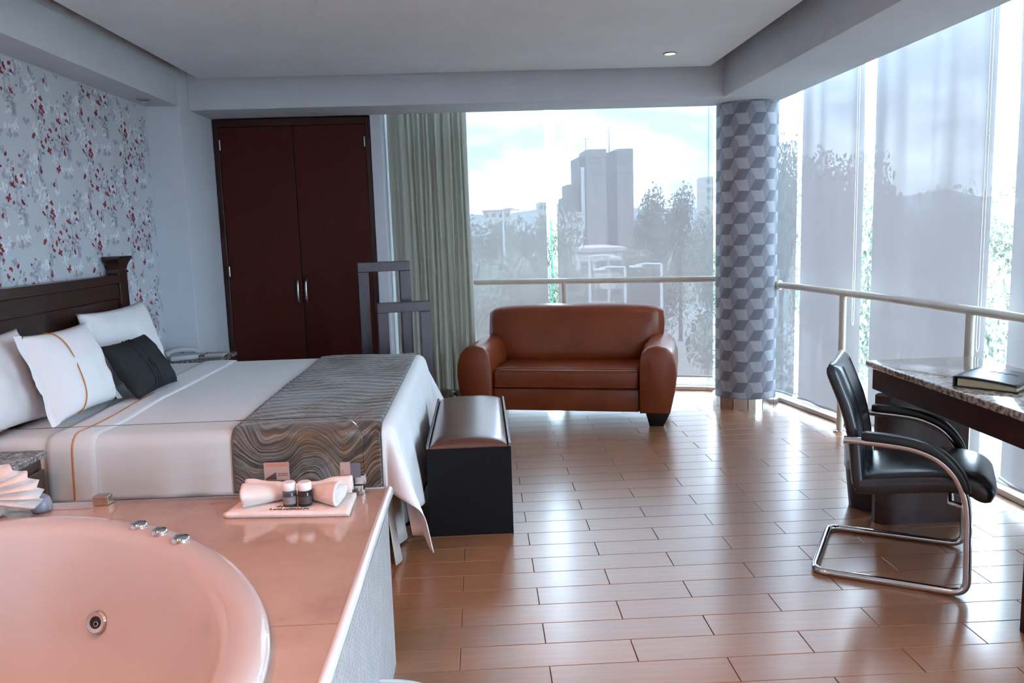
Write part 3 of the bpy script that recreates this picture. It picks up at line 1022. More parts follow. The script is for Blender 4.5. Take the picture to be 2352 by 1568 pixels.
M_black = mat('charcoal_twill', (0.020, 0.022, 0.026), 0.7, spec=0.3, var=0.2, vscale=90, bump=0.05, bscale=300)
root = thing('cushion', 'charcoal rectangular cushion with stitched tucks leaning on the white pillows', 'cushion', (0, 0, 0))
obj('cushion_cover', pillow_mesh(0.49, 0.31, 0.12, 21, pinch=0.045), M_black, root, smooth=180)
for k, ux in enumerate((-0.30, -0.13, -0.02)):
    b = NB()
    tube(b, [(0.245 * ux * (1 - .045 * (1 - v * v)), 0.155 * v * 0.945, 0.061 * max(0.0, 1 - abs(ux) ** 3.2) ** 0.55 * max(0.0, 1 - abs(v) ** 3.2) ** 0.55 + 0.0025) for v in lin(-0.97, 0.97, 30)], 0.004, 6)
    obj('tuck', b, mat('dark_tuck_cloth', (0.010, 0.011, 0.013), 0.7, var=0.2, vscale=60), root, smooth=60)  # tucks in a darker cloth tone than the cover
place(root, (-1.765, 4.215, ZB + 0.158), (0.02, 1, 0.0), (-0.60, 0.16, 1))

# ------------------------------------------------------------------ night stands with granite tops
M_gran = mat('grey_granite', (0.4, 0.4, 0.4), 0.15, spec=0.5, vscale=60, detail=8, ramp=[(0.30, (0.035, 0.035, 0.04)), (0.45, (0.16, 0.15, 0.145)), (0.55, (0.36, 0.34, 0.32)), (0.70, (0.58, 0.55, 0.52))])
def nightstand(label, x0, x1, y0, y1, zt):
    root = thing('nightstand', label, 'nightstand', ((x0 + x1) / 2, (y0 + y1) / 2, 0), 0, 'nightstands either side of the bed')
    w = W(root)
    b = NB(); box(b, x0, x1 - 0.02, y0 + 0.015, y1 - 0.015, 0.03, zt - 0.026, 0.004)
    w.part('body', b, M_hb)
    b = NB(); box(b, x0, x1, y0, y1, zt - 0.025, zt, 0.004)
    w.part('granite_top', b, M_gran)
    for q in (0, 1):
        b = NB(); box(b, x1 - 0.019, x1 - 0.004, y0 + 0.025, y1 - 0.025, 0.06 + q * (zt - .12) / 2, 0.05 + (q + 1) * (zt - .12) / 2, 0.003)
        dr = w.part('drawer', b, M_hb)
        b = NB(); lathe(b, [(0.006, 0), (0.006, 0.012), (0.014, 0.016), (0.014, 0.022)], (0, 0, 0), 14)
        bmesh.ops.rotate(b, verts=b.verts, cent=(0, 0, 0), matrix=Matrix.Rotation(PI / 2, 3, 'Y'))
        bmesh.ops.translate(b, verts=b.verts, vec=(x1 - 0.004, (y0 + y1) / 2, 0.055 + (q + 0.5) * (zt - .12) / 2))
        w.part('knob', b, M_steel, parent=dr, smooth=40)
nightstand('dark nightstand with granite top between bed and wall pillar', -2.215, -1.73, 5.365, 5.735, 0.655)
nightstand('dark nightstand with granite top between bed and bathtub, seen through glass', -2.215, -1.74, 2.72, 3.20, 0.64)

# alarm clock, telephone, pen, note tray on the far night stand
ZN = 0.655
M_blue = mat('blue_display', (0.10, 0.28, 0.42), 0.25, var=0.1)
root = thing('alarm_clock', 'white oval alarm clock with pale blue face on the far nightstand', 'clock', (-2.075, 5.60, ZN), -0.35)
b = NB()
lathe(b, [(0.062, -0.02), (0.072, -0.012), (0.072, 0.012), (0.062, 0.02)], (0, 0, 0), 28)
bmesh.ops.rotate(b, verts=b.verts, cent=(0, 0, 0), matrix=Matrix.Rotation(PI / 2 - 0.25, 3, 'X'))
bmesh.ops.scale(b, verts=b.verts, vec=(1, 1, 0.45))
bmesh.ops.translate(b, verts=b.verts, vec=(0, 0, 0.037))
obj('case', b, M_white_pl, root, smooth=40)
b = NB(); box(b, -0.047, 0.047, -0.006, 0.0, -0.016, 0.016, 0.003, M=Matrix.Translation((0, -0.0185, 0.042)) @ Matrix.Rotation(-0.2, 4, 'X'))
obj('face', b, M_blue, root)
root = thing('telephone', 'grey-white telephone handset lying beside the pillow on the far nightstand', 'telephone', (-2.0, 5.43, ZN), 0.5)
M_phone = mat('phone_plastic', (0.50, 0.51, 0.54), 0.4, var=0.05)
b = NB(); box(b, -0.09, 0.09, -0.07, 0.07, 0.0, 0.035, 0.012, 3)
obj('base', b, M_phone, root, smooth=40)
b = NB(); tube(b, smooth_path([(-0.10, 0, 0.042), (-0.06, 0, 0.062), (0, 0, 0.068), (0.06, 0, 0.062), (0.10, 0, 0.042)], 5), [0.02] + [0.017] * 19 + [0.02], 10)
obj('handset', b, M_phone, root, smooth=60)
root = thing('pen', 'dark blue pen on the far nightstand', 'pen', (-1.93, 5.53, ZN), 2.7)
M_pen = mat('blue_pen_plastic', (0.02, 0.03, 0.22), 0.3, var=0.1)
b = NB(); tube(b, [(-0.065, 0, 0.0055), (0.055, 0, 0.0055), (0.07, 0, 0.0055)], [0.0052, 0.0052, 0.0015], 8)
obj('barrel', b, M_pen, root, smooth=40)
b = NB(); box(b, -0.06, -0.02, -0.001, 0.001, 0.0108, 0.0125)
obj('clip', b, M_pen, root)
root = thing('note_tray', 'flat grey metal note tray on the end of the far nightstand', 'tray', (-1.815, 5.50, ZN), 0.1)
b = NB(); box(b, -0.075, 0.075, -0.10, 0.10, 0.0, 0.008, 0.002)
for s_ in (-1, 1):
    box(b, -0.075, 0.075, s_ * 0.10 - 0.004, s_ * 0.10 + 0.004, 0.008, 0.022, 0.002)
obj('tray_base', b, M_steel, root)
b = NB(); box(b, -0.06, 0.06, -0.085, 0.085, 0.008, 0.014, 0.001)
obj('note_paper', b, M_white_pl, root)

# ------------------------------------------------------------------ sofa
M_leather = mat('brown_leather', (0.25, 0.052, 0.016), 0.32, spec=0.5, base2=(0.19, 0.038, 0.012), vscale=5, bump=0.05, bscale=220)
M_blackw = mat('black_wood', (0.010, 0.009, 0.009), 0.35, var=0.2)
root = thing('sofa', 'two-seat brown leather sofa with rounded arms in front of the window', 'sofa', (0.59, 5.845, 0), math.radians(-14.5))
b = NB(); box(b, -0.545, 0.545, 0.025, 0.72, 0.10, 0.268, 0.012, 3)
obj('base', b, M_leather, root, smooth=40)
b = NB()
def seat_fn(u, v):
    x = 0.543 * u
    y = 0.005 + 0.62 * (v + 1) / 2
    z = 0.405 + 0.022 * (1 - u ** 4) * (1 - abs(v) ** 3)
    return (x, y, z)
box(b, -0.543, 0.543, 0.005, 0.62, 0.270, 0.405, 0.028, 4)
for v_ in b.verts:
    if v_.co.z > 0.37:
        v_.co.z += 0.022 * max(0, 1 - (v_.co.x / 0.56) ** 4)
seat = obj('seat_cushion', b, M_leather, root, smooth=60)
for zz in (0.286, 0.409):
    b = NB()
    tube(b, [(x, 0.006, zz + (0.012 if zz > .35 else 0)) for x in lin(-0.53, 0.53, 20)], 0.005, 8)
    obj('piping', b, M_leather, seat, smooth=60)
# backrest: fat rounded slab, leaning
b = NB()
rings = []
NXB, NPB = 28, 28
for i in range(NXB + 1):
    u = -1 + 2 * i / NXB
    e = max(0.0, 1 - abs(u) ** 7) ** 0.5
    e = max(e, 0.02)
    ring = []
    for k in range(NPB):
        a = 2 * PI * k / NPB
        ca, sa_ = math.cos(a), math.sin(a)
        sy = math.copysign(abs(ca) ** 0.55, ca) * 0.125 * (0.35 + 0.65 * e)
        sz = math.copysign(abs(sa_) ** 0.60, sa_) * (0.225 - 0.045 * (1 - e))
        wdt = 0.700 if sa_ > -0.2 else 0.62
        x = wdt * u * (1 - 0.03 * max(0, -sa_))
        z = 0.605 + sz + (0.012 * (1 - u * u) if sa_ > 0 else 0)
        y = 0.590 + sy + 0.20 * (z - 0.40)
        ring.append(b.verts.new((x, y, z)))
    rings.append(ring)
for a, c in zip(rings, rings[1:]):
    for k in range(NPB):
        b.faces.new((a[k], a[(k + 1) % NPB], c[(k + 1) % NPB], c[k]))
b.faces.new(rings[0]); b.faces.new(rings[-1][::-1])
back = obj('backrest', b, M_leather, root, smooth=70)
b = NB(); tube(b, smooth_path([(0.675, 0.60, 0.50), (0.700, 0.635, 0.62), (0.698, 0.665, 0.74), (0.66, 0.68, 0.80)], 6), 0.005, 8)
obj('piping', b, M_leather, back, smooth=60)
armp = [(0.0, .10), (0, .30), (0, .47), (.015, .535), (.06, .585), (.125, .60), (.19, .583), (.238, .535), (.262, .46), (.267, .37), (.256, .27), (.236, .18), (.218, .10)]
for sgn in (-1, 1):
    b = NB()
    rows = []
    cxm, czm = 0.13, 0.33
    for yy, sc_ in ((-0.030, 0.93), (-0.026, 0.965), (-0.012, 0.99), (0.005, 1.0), (0.25, 1.0), (0.50, 1.02), (0.72, 1.03), (0.735, 1.0)):
        rows.append([b.verts.new((sgn * (0.546 + cxm + (x - cxm) * (sc_ if sc_ < 1 else 1)), yy, max(0.10, czm + (z - czm) * sc_))) for x, z in armp])
    n_ = len(armp)
    for a, c in zip(rows, rows[1:]):
        for k in range(n_):
            b.faces.new((a[k], a[(k + 1) % n_], c[(k + 1) % n_], c[k]))
    b.faces.new(rows[0]); b.faces.new(rows[-1][::-1])
    obj('arm', b, M_leather, root, smooth=50)
for sx in (-1, 1):
    for yy in (0.08, 0.65):
        b = NB()
        A = [b.verts.new((sx * 0.675 + dx * 0.085, yy + dy * 0.075, 0.10)) for dx, dy in ((-1, -1), (1, -1), (1, 1), (-1, 1))]
        B = [b.verts.new((sx * 0.665 + dx * 0.05, yy + dy * 0.05, 0.0)) for dx, dy in ((-1, -1), (1, -1), (1, 1), (-1, 1))]
        b.faces.new(A); b.faces.new(B[::-1])
        for k in range(4):
            b.faces.new((A[k], A[(k + 1) % 4], B[(k + 1) % 4], B[k]))
        obj('foot', b, M_blackw, root)

# ------------------------------------------------------------------ bench at the foot of the bed
M_blacklam = mat('black_laminate', (0.004, 0.004, 0.005), 0.5, spec=0.2, var=0.2, vscale=20)
M_edge = mat('laminate_edge', (0.16, 0.15, 0.16), 0.25, spec=0.6, var=0.1)
M_leather_b = mat('bench_leather', (0.145, 0.045, 0.026), 0.27, spec=0.7, base2=(0.11, 0.033, 0.02), vscale=5, bump=0.03, bscale=200, coat=0.6, coat_rough=0.24)
root = thing('bench', 'black box bench with brown padded leather top at the foot of the bed', 'bench', (-0.084, 4.285, 0))
x0, x1, y0, y1 = -0.201, 0.201, -0.546, 0.546
b = NB(); box(b, x0, x1, y0, y0 + 0.018, 0.0, 0.430, 0.002)
obj('end_panel', b, M_blacklam, root)
b = NB(); box(b, x0, x1, y1 - 0.018, y1, 0.0, 0.430, 0.002)
obj('end_panel', b, M_blacklam, root)
for a0, a1 in ((x0, x0 + 0.012), (x1 - 0.012, x1)):
    b = NB(); box(b, a0, a1, y0 + 0.0185, y1 - 0.0185, 0.0, 0.430, 0.001)
    sp = obj('side_panel', b, M_blacklam, root)
    b = NB(); box(b, a0, a1, y0, y1, 0.4305, 0.448, 0.002)
    obj('edge_strip', b, M_edge, sp)
b = NB()
def pad(u, v):
    z = 0.436 + 0.038 * max(0.0, 1 - abs(u) ** 3.0) ** 0.6 * max(0.0, 1 - abs(v) ** 14) ** 0.5
    return (0.186 * u, 0.543 * v, z)
us_ = [math.copysign(1 - (1 - abs(t)) ** 1.6, t) for t in lin(-1, 1, 24)]
vv_ = [math.copysign(1 - (1 - abs(t)) ** 2.2, t) for t in lin(-1, 1, 40)]
rows = grid(b, pad, us_, vv_)
box(b, -0.186, 0.186, -0.543, 0.543, 0.400, 0.4355)
obj('seat_pad', b, M_leather_b, root, smooth=60)

# ------------------------------------------------------------------ desk
M_dgran = mat('brown_granite', (0.4, 0.35, 0.3), 0.10, spec=0.5, vscale=45, detail=9, ramp=[(0.30, (0.05, 0.04, 0.035)), (0.43, (0.22, 0.165, 0.12)), (0.52, (0.46, 0.38, 0.31)), (0.62, (0.60, 0.53, 0.47)), (0.72, (0.20, 0.16, 0.14))], coat=0.5, coat_rough=0.05)
M_deskw = mat('dark_cherry', (0.060, 0.016, 0.013), 0.36, spec=0.45, base2=(0.030, 0.009, 0.008), vscale=5, vstretch=(6, 0.9, 6), coat=0.15)
root = thing('desk', 'dark cherry desk with speckled brown granite top beside the window', 'desk', (2.14, 3.15, 0))
w = W(root)
b = NB(); box(b, 1.870, 2.41, 2.42, 3.850, 0.728, 0.760, 0.006, 3)
w.part('granite_top', b, M_dgran, smooth=40)
b = NB(); box(b, 1.893, 1.921, 2.55, 3.82, 0.622, 0.727, 0.003)
w.part('front_apron', b, M_deskw)
b = NB(); box(b, 2.34, 2.362, 2.55, 3.82, 0.622, 0.727, 0.003)
w.part('back_apron', b, M_deskw)
for ya, yb in ((3.63, 3.72), (2.545, 2.635)):
    b = NB()
    ch = 0.03
    prism(b, [(1.845, ya + ch), (1.845 + ch, ya), (2.27, ya), (2.27, yb), (1.845 + ch, yb), (1.845, yb - ch)], 'z', 0, 0.622)
    w.part('panel_leg', b, M_deskw)

# binder on the desk
M_binder = mat('black_leatherette', (0.012, 0.014, 0.016), 0.30, spec=0.6, var=0.15, vscale=40, bump=0.03, bscale=250)
M_pages = mat('cream_pages', (0.55, 0.46, 0.30), 0.7, var=0.15, vscale=20, vstretch=(1, 1, 40))
M_emboss = mat('embossed_lettering', (0.004, 0.004, 0.005), 0.5, var=0.1)
ang = math.atan2(-0.78, 0.63)
root = thing('binder', 'black leatherette guest binder lying on the granite desk top', 'binder', (1.905, 3.165, 0.7605), ang)
def cover_z(x):
    return 0.0
b = NB(); box(b, -0.004, 0.234, 0.0, 0.305, 0.0, 0.004, 0.0015)
obj('back_cover', b, M_binder, root)
b = NB(); box(b, -0.004, 0.004, 0.0, 0.305, 0.0045, 0.0395, 0.002)
obj('spine', b, M_binder, root)
b = NB()
grid(b, lambda x, y: (x, y, 0.040 - 0.016 * (x / 0.234) ** 2 * 1.0 + 0.002 * math.sin(y * 12)), lin(-0.004, 0.234, 12), lin(0, 0.305, 8))
cov = obj('front_cover', b, M_binder, root, smooth=180, solid=0.004)
b = NB()
prism(b, [(0.012, 0.005), (0.226, 0.005), (0.226, 0.0205), (0.15, 0.029), (0.08, 0.0335), (0.012, 0.0345)], 'y', 0.008, 0.297)
obj('pages', b, M_pages, root)
def letters(pts_list, zf, r, name, parent, m):
    b = NB()
    for st_ in pts_list:
        tube(b, [(x, y, zf(x, y)) for x, y in st_], r, 5)
    return obj(name, b, m, parent, smooth=60)
rg = random.Random(2)
strokes = []
xx = 0.07
while xx < 0.175:
    wl_ = rg.uniform(0.006, 0.010)
    strokes.append([(xx, 0.19), (xx, 0.205), (xx + wl_, 0.205)] if rg.random() < .5 else [(xx, 0.19), (xx + wl_, 0.19), (xx + wl_, 0.205)])
    xx += wl_ + 0.005
o = letters(strokes, lambda x, y: 0.0425 - 0.016 * (x / 0.234) ** 2 + 0.002 * math.sin(y * 12), 0.0011, 'embossed_line', cov, M_emboss)
o['kind'] = 'stuff'

# ------------------------------------------------------------------ cantilever chair
M_chl = mat('black_chair_leather', (0.014, 0.017, 0.021), 0.27, spec=0.65, var=0.15, vscale=8, bump=0.03, bscale=180, coat=0.2, coat_rough=0.2)
M_armpad = mat('black_polyurethane', (0.010, 0.011, 0.012), 0.38, spec=0.5, var=0.1)
root = thing('office_chair', 'black leather cantilever chair with chrome tube frame pulled up to the desk', 'chair', (1.70, 3.24, 0), math.radians(-30))
HW = 0.268
zb_ = 0.0155
side = lambda s: [(-0.27, s * (HW - 0.03), zb_)]
armprof = [(0.278, 0.30), (0.266, 0.39), (0.232, 0.468), (0.175, 0.527), (0.100, 0.560), (0.01, 0.573), (-0.165, 0.580)]
def armline(s):
    return [Vector((x, s * HW, z)) for x, z in armprof]
full_ = fillet([(-0.27, 0.0, zb_), (-0.27, -HW, zb_), (0.285, -HW, zb_), (0.278, -HW, 0.30)], 0.055, 8)[:-1] + smooth_path(armline(-1), 5)
full2 = fillet([(-0.27, 0.0, zb_), (-0.27, HW, zb_), (0.285, HW, zb_), (0.278, HW, 0.30)], 0.055, 8)[:-1] + smooth_path(armline(1), 5)
b = NB(); tube(b, full_[::-1] + full2[1:], 0.0150, 14)
obj('tube_frame', b, M_chrome, root, smooth=60)
b = NB(); tube(b, [(0.10, -HW, 0.590), (0.10, -0.15, 0.375), (0.10, 0.15, 0.375), (0.10, HW, 0.590)][1:3], 0.011, 10)
tube(b, [(0.262, -HW, 0.36), (0.22, -0.2, 0.345), (0.22, 0.2, 0.345), (0.262, HW, 0.36)], 0.011, 10)
obj('seat_support', b, M_chrome, root, smooth=60)
for s in (-1, 1):
    b = NB()
    pl = smooth_path([(x, s * HW, z) for x, z in ((-0.10, 0.604), (0.00, 0.601), (0.105, 0.587), (0.188, 0.550), (0.248, 0.484), (0.277, 0.415))], 6)
    rows = []
    for i, p_ in enumerate(pl):
        t_ = (pl[min(i + 1, len(pl) - 1)] - pl[max(i - 1, 0)]).normalized()
        nn = Vector((-t_.z, 0, t_.x))
        if nn.z < 0:
            nn = -nn
        e = 1.0 if 0 < i < len(pl) - 1 else 0.7
        rows.append([b.verts.new(p_ + nn * zz * e + Vector((0, yy * e, 0))) for yy, zz in ((-0.026, -0.014), (0.026, -0.014), (0.029, 0.000), (0.022, 0.012), (-0.022, 0.012), (-0.029, 0.000))])
    for a, c in zip(rows, rows[1:]):
        for k in range(6):
            b.faces.new((a[k], a[(k + 1) % 6], c[(k + 1) % 6], c[k]))
    b.faces.new(rows[0]); b.faces.new(rows[-1][::-1])
    obj('arm_pad', b, M_armpad, root, smooth=60)
# one-piece padded shell: seat and backrest as two fat cushions
def fat(path, hw, th, nseg=20):
    b = NB()
    rows = []
    P_ = smooth_path(path, 8)
    N_ = len(P_)
    for i, p_ in enumerate(P_):
        t_ = (P_[min(i + 1, N_ - 1)] - P_[max(i - 1, 0)]).normalized()
        nn = Vector((-t_.z, 0, t_.x))
        k_ = min(i, N_ - 1 - i) / 5.0
        e = math.sqrt(max(0.02, 1 - (1 - min(1, k_)) ** 2))
        ring = []
        for q in range(nseg):
            a = 2 * PI * q / nseg
            ca, sa_ = math.cos(a), math.sin(a)
            yy = math.copysign(abs(ca) ** 0.35, ca) * hw * (0.93 + 0.07 * e)
            zz = math.copysign(abs(sa_) ** 0.6, sa_) * th / 2 * e
            ring.append(b.verts.new(p_ + nn * zz + Vector((0, yy, 0))))
        rows.append(ring)
    for a, c in zip(rows, rows[1:]):
        for k in range(nseg):
            b.faces.new((a[k], a[(k + 1) % nseg], c[(k + 1) % nseg], c[k]))
    b.faces.new(rows[0]); b.faces.new(rows[-1][::-1])
    return b
obj('seat', fat([(-0.135, 0, 0.375), (-0.03, 0, 0.388), (0.09, 0, 0.408), (0.22, 0, 0.424), (0.31, 0, 0.412), (0.352, 0, 0.368)], 0.225, 0.10), M_chl, root, smooth=70)
bk = obj('backrest', fat([(-0.108, 0, 0.34), (-0.118, 0, 0.45), (-0.130, 0, 0.56), (-0.158, 0, 0.68), (-0.200, 0, 0.79), (-0.232, 0, 0.868)], 0.222, 0.066), M_chl, root, smooth=70)
for yy in (-0.13, 0.13):
    b = NB()
    tube(b, smooth_path([(x + 0.0345, yy, z) for x, z in ((-0.120, 0.47), (-0.130, 0.56), (-0.157, 0.685), (-0.199, 0.795), (-0.222, 0.850))], 5), 0.0022, 6)
    obj('seam', b, M_armpad, bk, smooth=60)

# ------------------------------------------------------------------ waste bin with clear liner
M_bin = mat('dark_bin_plastic', (0.030, 0.030, 0.040), 0.4, var=0.15)
M_liner = glass_mat('clear_liner', (0.85, 0.88, 0.92), rough=0.15, body=((0.75, 0.78, 0.82), 0.4))
root = thing('waste_bin', 'dark waste bin with clear plastic liner behind the desk leg', 'bin', (1.935, 3.90, 0))
b = NB(); lathe(b, [(0.095, 0.0), (0.118, 0.215), (0.114, 0.215), (0.092, 0.006)], (0, 0, 0), 28, cap1=True)
obj('body', b, M_bin, root, smooth=40)
b = NB()
rows = []
for r_, z_ in ((0.1195, 0.20), (0.122, 0.26), (0.124, 0.315), (0.130, 0.325), (0.127, 0.335), (0.118, 0.33), (0.112, 0.24)):
    rows.append([b.verts.new(((r_ + 0.003 * math.sin(k * 2.3 + z_ * 40)) * math.cos(2 * PI * k / 36), (r_ + 0.003 * math.sin(k * 2.3 + z_ * 40)) * math.sin(2 * PI * k / 36), z_ + 0.003 * math.sin(k * 1.7))) for k in range(36)])
for a, c in zip(rows, rows[1:]):
    for k in range(36):
        b.faces.new((a[k], a[(k + 1) % 36], c[(k + 1) % 36], c[k]))
obj('liner', b, M_liner, root, smooth=70)

# ------------------------------------------------------------------ tub surround
ZD = 0.615
TX, TY, TRX, TRY, TN = -1.30, 1.40, 0.87, 0.985, 1.74
def sup(a, d=0.0):
    c, s_ = math.cos(a), math.sin(a)
    e = 2.0 / TN
    return (TX + math.copysign(abs(c) ** e, c) * (TRX - d), TY + math.copysign(abs(s_) ** e, s_) * (TRY - d))
M_marble = mat('pink_beige_marble', (0.55, 0.38, 0.30), 0.13, spec=0.5, vscale=4.5, detail=7, ramp=[(0.30, (0.36, 0.235, 0.185)), (0.46, (0.45, 0.31, 0.245)), (0.60, (0.48, 0.335, 0.27)), (0.75, (0.54, 0.40, 0.335))], coat=0.4, coat_rough=0.08)
M_bull = mat('white_marble_edge', (0.72, 0.73, 0.74), 0.12, spec=0.6, var=0.08, vscale=6, coat=0.5, coat_rough=0.05)
M_mosaic = bpy.data.materials.new('white_split_stone')
M_mosaic.use_nodes = True
nt = M_mosaic.node_tree
p = nt.nodes['Principled BSDF']
tc = nt.nodes.new('ShaderNodeTexCoord')
mp = nt.nodes.new('ShaderNodeMapping'); mp.inputs['Rotation'].default_value = (0, PI / 2, 0); mp.inputs['Scale'].default_value = (1, 1, 1)
sx_ = nt.nodes.new('ShaderNodeSeparateXYZ'); cb_ = nt.nodes.new('ShaderNodeCombineXYZ')
br = nt.nodes.new('ShaderNodeTexBrick'); br.inputs['Scale'].default_value = 1.0
br.inputs['Brick Width'].default_value = 0.05; br.inputs['Row Height'].default_value = 0.0115; br.inputs['Mortar Size'].default_value = 0.0011
br.inputs['Color1'].default_value = (0.40, 0.405, 0.405, 1); br.inputs['Color2'].default_value = (0.52, 0.525, 0.525, 1); br.inputs['Mortar'].default_value = (0.17, 0.17, 0.17, 1)
nt.links.new(tc.outputs['Object'], sx_.inputs[0]); nt.links.new(sx_.outputs['Z'], cb_.inputs['X']); nt.links.new(sx_.outputs['Y'], cb_.inputs['Y'])
nt.links.new(cb_.outputs[0], br.inputs['Vector'])
nt.links.new(br.outputs['Color'], p.inputs['Base Color'])
bw = nt.nodes.new('ShaderNodeRGBToBW'); bp = nt.nodes.new('ShaderNodeBump'); bp.inputs['Strength'].default_value = 0.9; bp.inputs['Distance'].default_value = 0.01
nt.links.new(br.outputs['Color'], bw.inputs[0]); nt.links.new(bw.outputs[0], bp.inputs['Height']); nt.links.new(bp.outputs['Normal'], p.inputs['Normal'])
p.inputs['Roughness'].default_value = 0.45

DX0, DX1, DY0, DY1 = -2.215, -0.335, 0.25, 2.600
root = thing('tub_surround', 'bathtub surround with pink-beige marble deck and white split-stone side', 'tub surround', (-1.28, 1.42, 0))
w = W(root)
def deck_ring():
    b = NB()
    n = 144
    inn, out = [], []
    for k in range(n):
        a = 2 * PI * (k + 0.5) / n
        x, y = sup(a, 0.012)
        inn.append((x, y))
        dx, dy = x - TX, y - TY
        t = min(((DX1 if dx > 0 else DX0) - TX) / dx if abs(dx) > 1e-9 else 1e9, ((DY1 if dy > 0 else DY0) - TY) / dy if abs(dy) > 1e-9 else 1e9)
        out.append((TX + dx * t, TY + dy * t))
    # push the nearest samples into the rectangle's corners
    for cx, cy in ((DX0, DY0), (DX1, DY0), (DX0, DY1), (DX1, DY1)):
        k = min(range(n), key=lambda q: (out[q][0] - cx) ** 2 + (out[q][1] - cy) ** 2)
        out[k] = (cx, cy)
    ti = [b.verts.new((x, y, ZD)) for x, y in inn]; to = [b.verts.new((x, y, ZD)) for x, y in out]
    bi_ = [b.verts.new((x, y, ZD - 0.028)) for x, y in inn]; bo = [b.verts.new((x, y, ZD - 0.028)) for x, y in out]
    for k in range(n):
        q = (k + 1) % n
        b.faces.new((ti[k], to[k], to[q], ti[q])); b.faces.new((bi_[k], bi_[q], bo[q], bo[k]))
        b.faces.new((to[k], bo[k], bo[q], to[q])); b.faces.new((ti[k], ti[q], bi_[q], bi_[k]))
    return b
for keep in (1, -1):
    b = deck_ring()
    bmesh.ops.bisect_plane(b, geom=b.verts[:] + b.edges[:] + b.faces[:], plane_co=(0, 1.672 + keep * 0.0006, 0), plane_no=(0, keep, 0), clear_inner=True)
    w.part('marble_slab', b, M_marble)
b = NB()
prof = [(DX1, ZD - 0.030), (DX1, ZD - 0.001), (DX1 + 0.004, ZD + 0.0015), (DX1 + 0.010, ZD + 0.002), (DX1 + 0.018, ZD - 0.003), (DX1 + 0.022, ZD - 0.012), (DX1 + 0.021, ZD - 0.022), (DX1 + 0.014, ZD - 0.030)]
prism(b, prof, 'y', DY0, DY1 + 0.016)
w.part('edge_moulding', b, M_bull, smooth=50)
b = NB()
prism(b, [(DY1 + 0.0005, ZD - 0.032), (DY1 + 0.0005, ZD - 0.006), (DY1 + 0.014, ZD - 0.005), (DY1 + 0.022, ZD - 0.012), (DY1 + 0.022, ZD - 0.026), (DY1 + 0.014, ZD - 0.032)], 'x', DX0, DX1 - 0.002)
w.part('edge_moulding', b, M_bull, smooth=50)
b = NB(); box(b, DX1 - 0.03, DX1 + 0.002, DY0, DY1 - 0.002, 0.0, ZD - 0.031)
w.part('stone_side', b, M_mosaic)
b = NB(); box(b, DX0, DX1 - 0.031, DY1 - 0.032, DY1 - 0.002, 0.0, ZD - 0.033)
w.part('stone_side', b, M_mosaic)

# ------------------------------------------------------------------ bathtub
M_acryl = mat('white_acrylic', (0.56, 0.51, 0.49), 0.10, spec=0.55, var=0.02, vscale=3, coat=0.4, coat_rough=0.04)
root = thing('bathtub', 'large oval white whirlpool bathtub set in the marble deck', 'bathtub', (TX, TY, ZD))
w = W(root)
tprof = [(0.09, 0.6165), (0.003, 0.6160), (0.0, 0.620), (0.0, 0.634), (0.008, 0.645), (0.025, 0.651), (0.05, 0.652), (0.075, 0.648), (0.092, 0.638), (0.103, 0.62), (0.13, 0.52), (0.17, 0.38), (0.23, 0.27), (0.33, 0.20), (0.45, 0.175), (0.60, 0.168)]
b = NB()
n = 160
rings = [[b.verts.new((*sup(2 * PI * (k + 0.5) / n, d), z)) for k in range(n)] for d, z in tprof]
for a, c in zip(rings, rings[1:]):
    for k in range(n):
        b.faces.new((a[k], a[(k + 1) % n], c[(k + 1) % n], c[k]))
b.faces.new(rings[-1])
w.part('shell', b, M_acryl, smooth=60)
for kx, ky, rr in ((-0.987, 2.236, 0.0245), (-0.906, 2.175, 0.022), (-0.826, 2.112, 0.0245)):
    b = NB()
    lathe(b, [(rr, 0.0), (rr * 1.02, 0.006), (rr * 0.95, 0.011), (rr * 0.7, 0.015), (rr * 0.3, 0.0165)], (kx, ky, 0.650), 24)
    w.part('control_knob', b, M_chrome, smooth=50)
M_jet = mat('jet_chrome', (0.62, 0.55, 0.50), 0.22, metal=0.9, var=0.05)
M_jetd = mat('jet_hole', (0.02, 0.018, 0.018), 0.4, var=0.1)
def jet(c, nrm):
    b = NB()
    lathe(b, [(0.030, -0.004), (0.031, 0.004), (0.027, 0.008), (0.017, 0.006), (0.0165, -0.001)], (0, 0, 0), 28, cap0=True, cap1=False)
    q = Vector((0, 0, 1)).rotation_difference(Vector(nrm).normalized()).to_matrix()
    def fin(b, name, m, parent=None):
        bmesh.ops.rotate(b, verts=b.verts, cent=(0, 0, 0), matrix=q)
        bmesh.ops.translate(b, verts=b.verts, vec=c)
        return w.part(name, b, m, parent=parent, smooth=45)
    j = fin(b, 'jet', M_jet)
    b = NB(); lathe(b, [(0.0165, 0.0), (0.0165, 0.001)], (0, 0, 0), 24); fin(b, 'jet_throat', M_jetd, j)
    b = NB(); tube(b, [(0.007 * math.cos(a), -0.004 + 0.007 * math.sin(a), 0.004) for a in lin(0, 2 * PI, 6)[:-1]], 0.0016, 6, closed=True); fin(b, 'jet_nozzle', M_chrome, j)
jet((-1.092, 2.158, 0.410), (-0.18, -0.94, 0.33))
jet((-0.50, 1.20, 0.44), (-0.93, 0.1, 0.33))
jet((-1.75, 2.00, 0.40), (0.55, -0.78, 0.30))

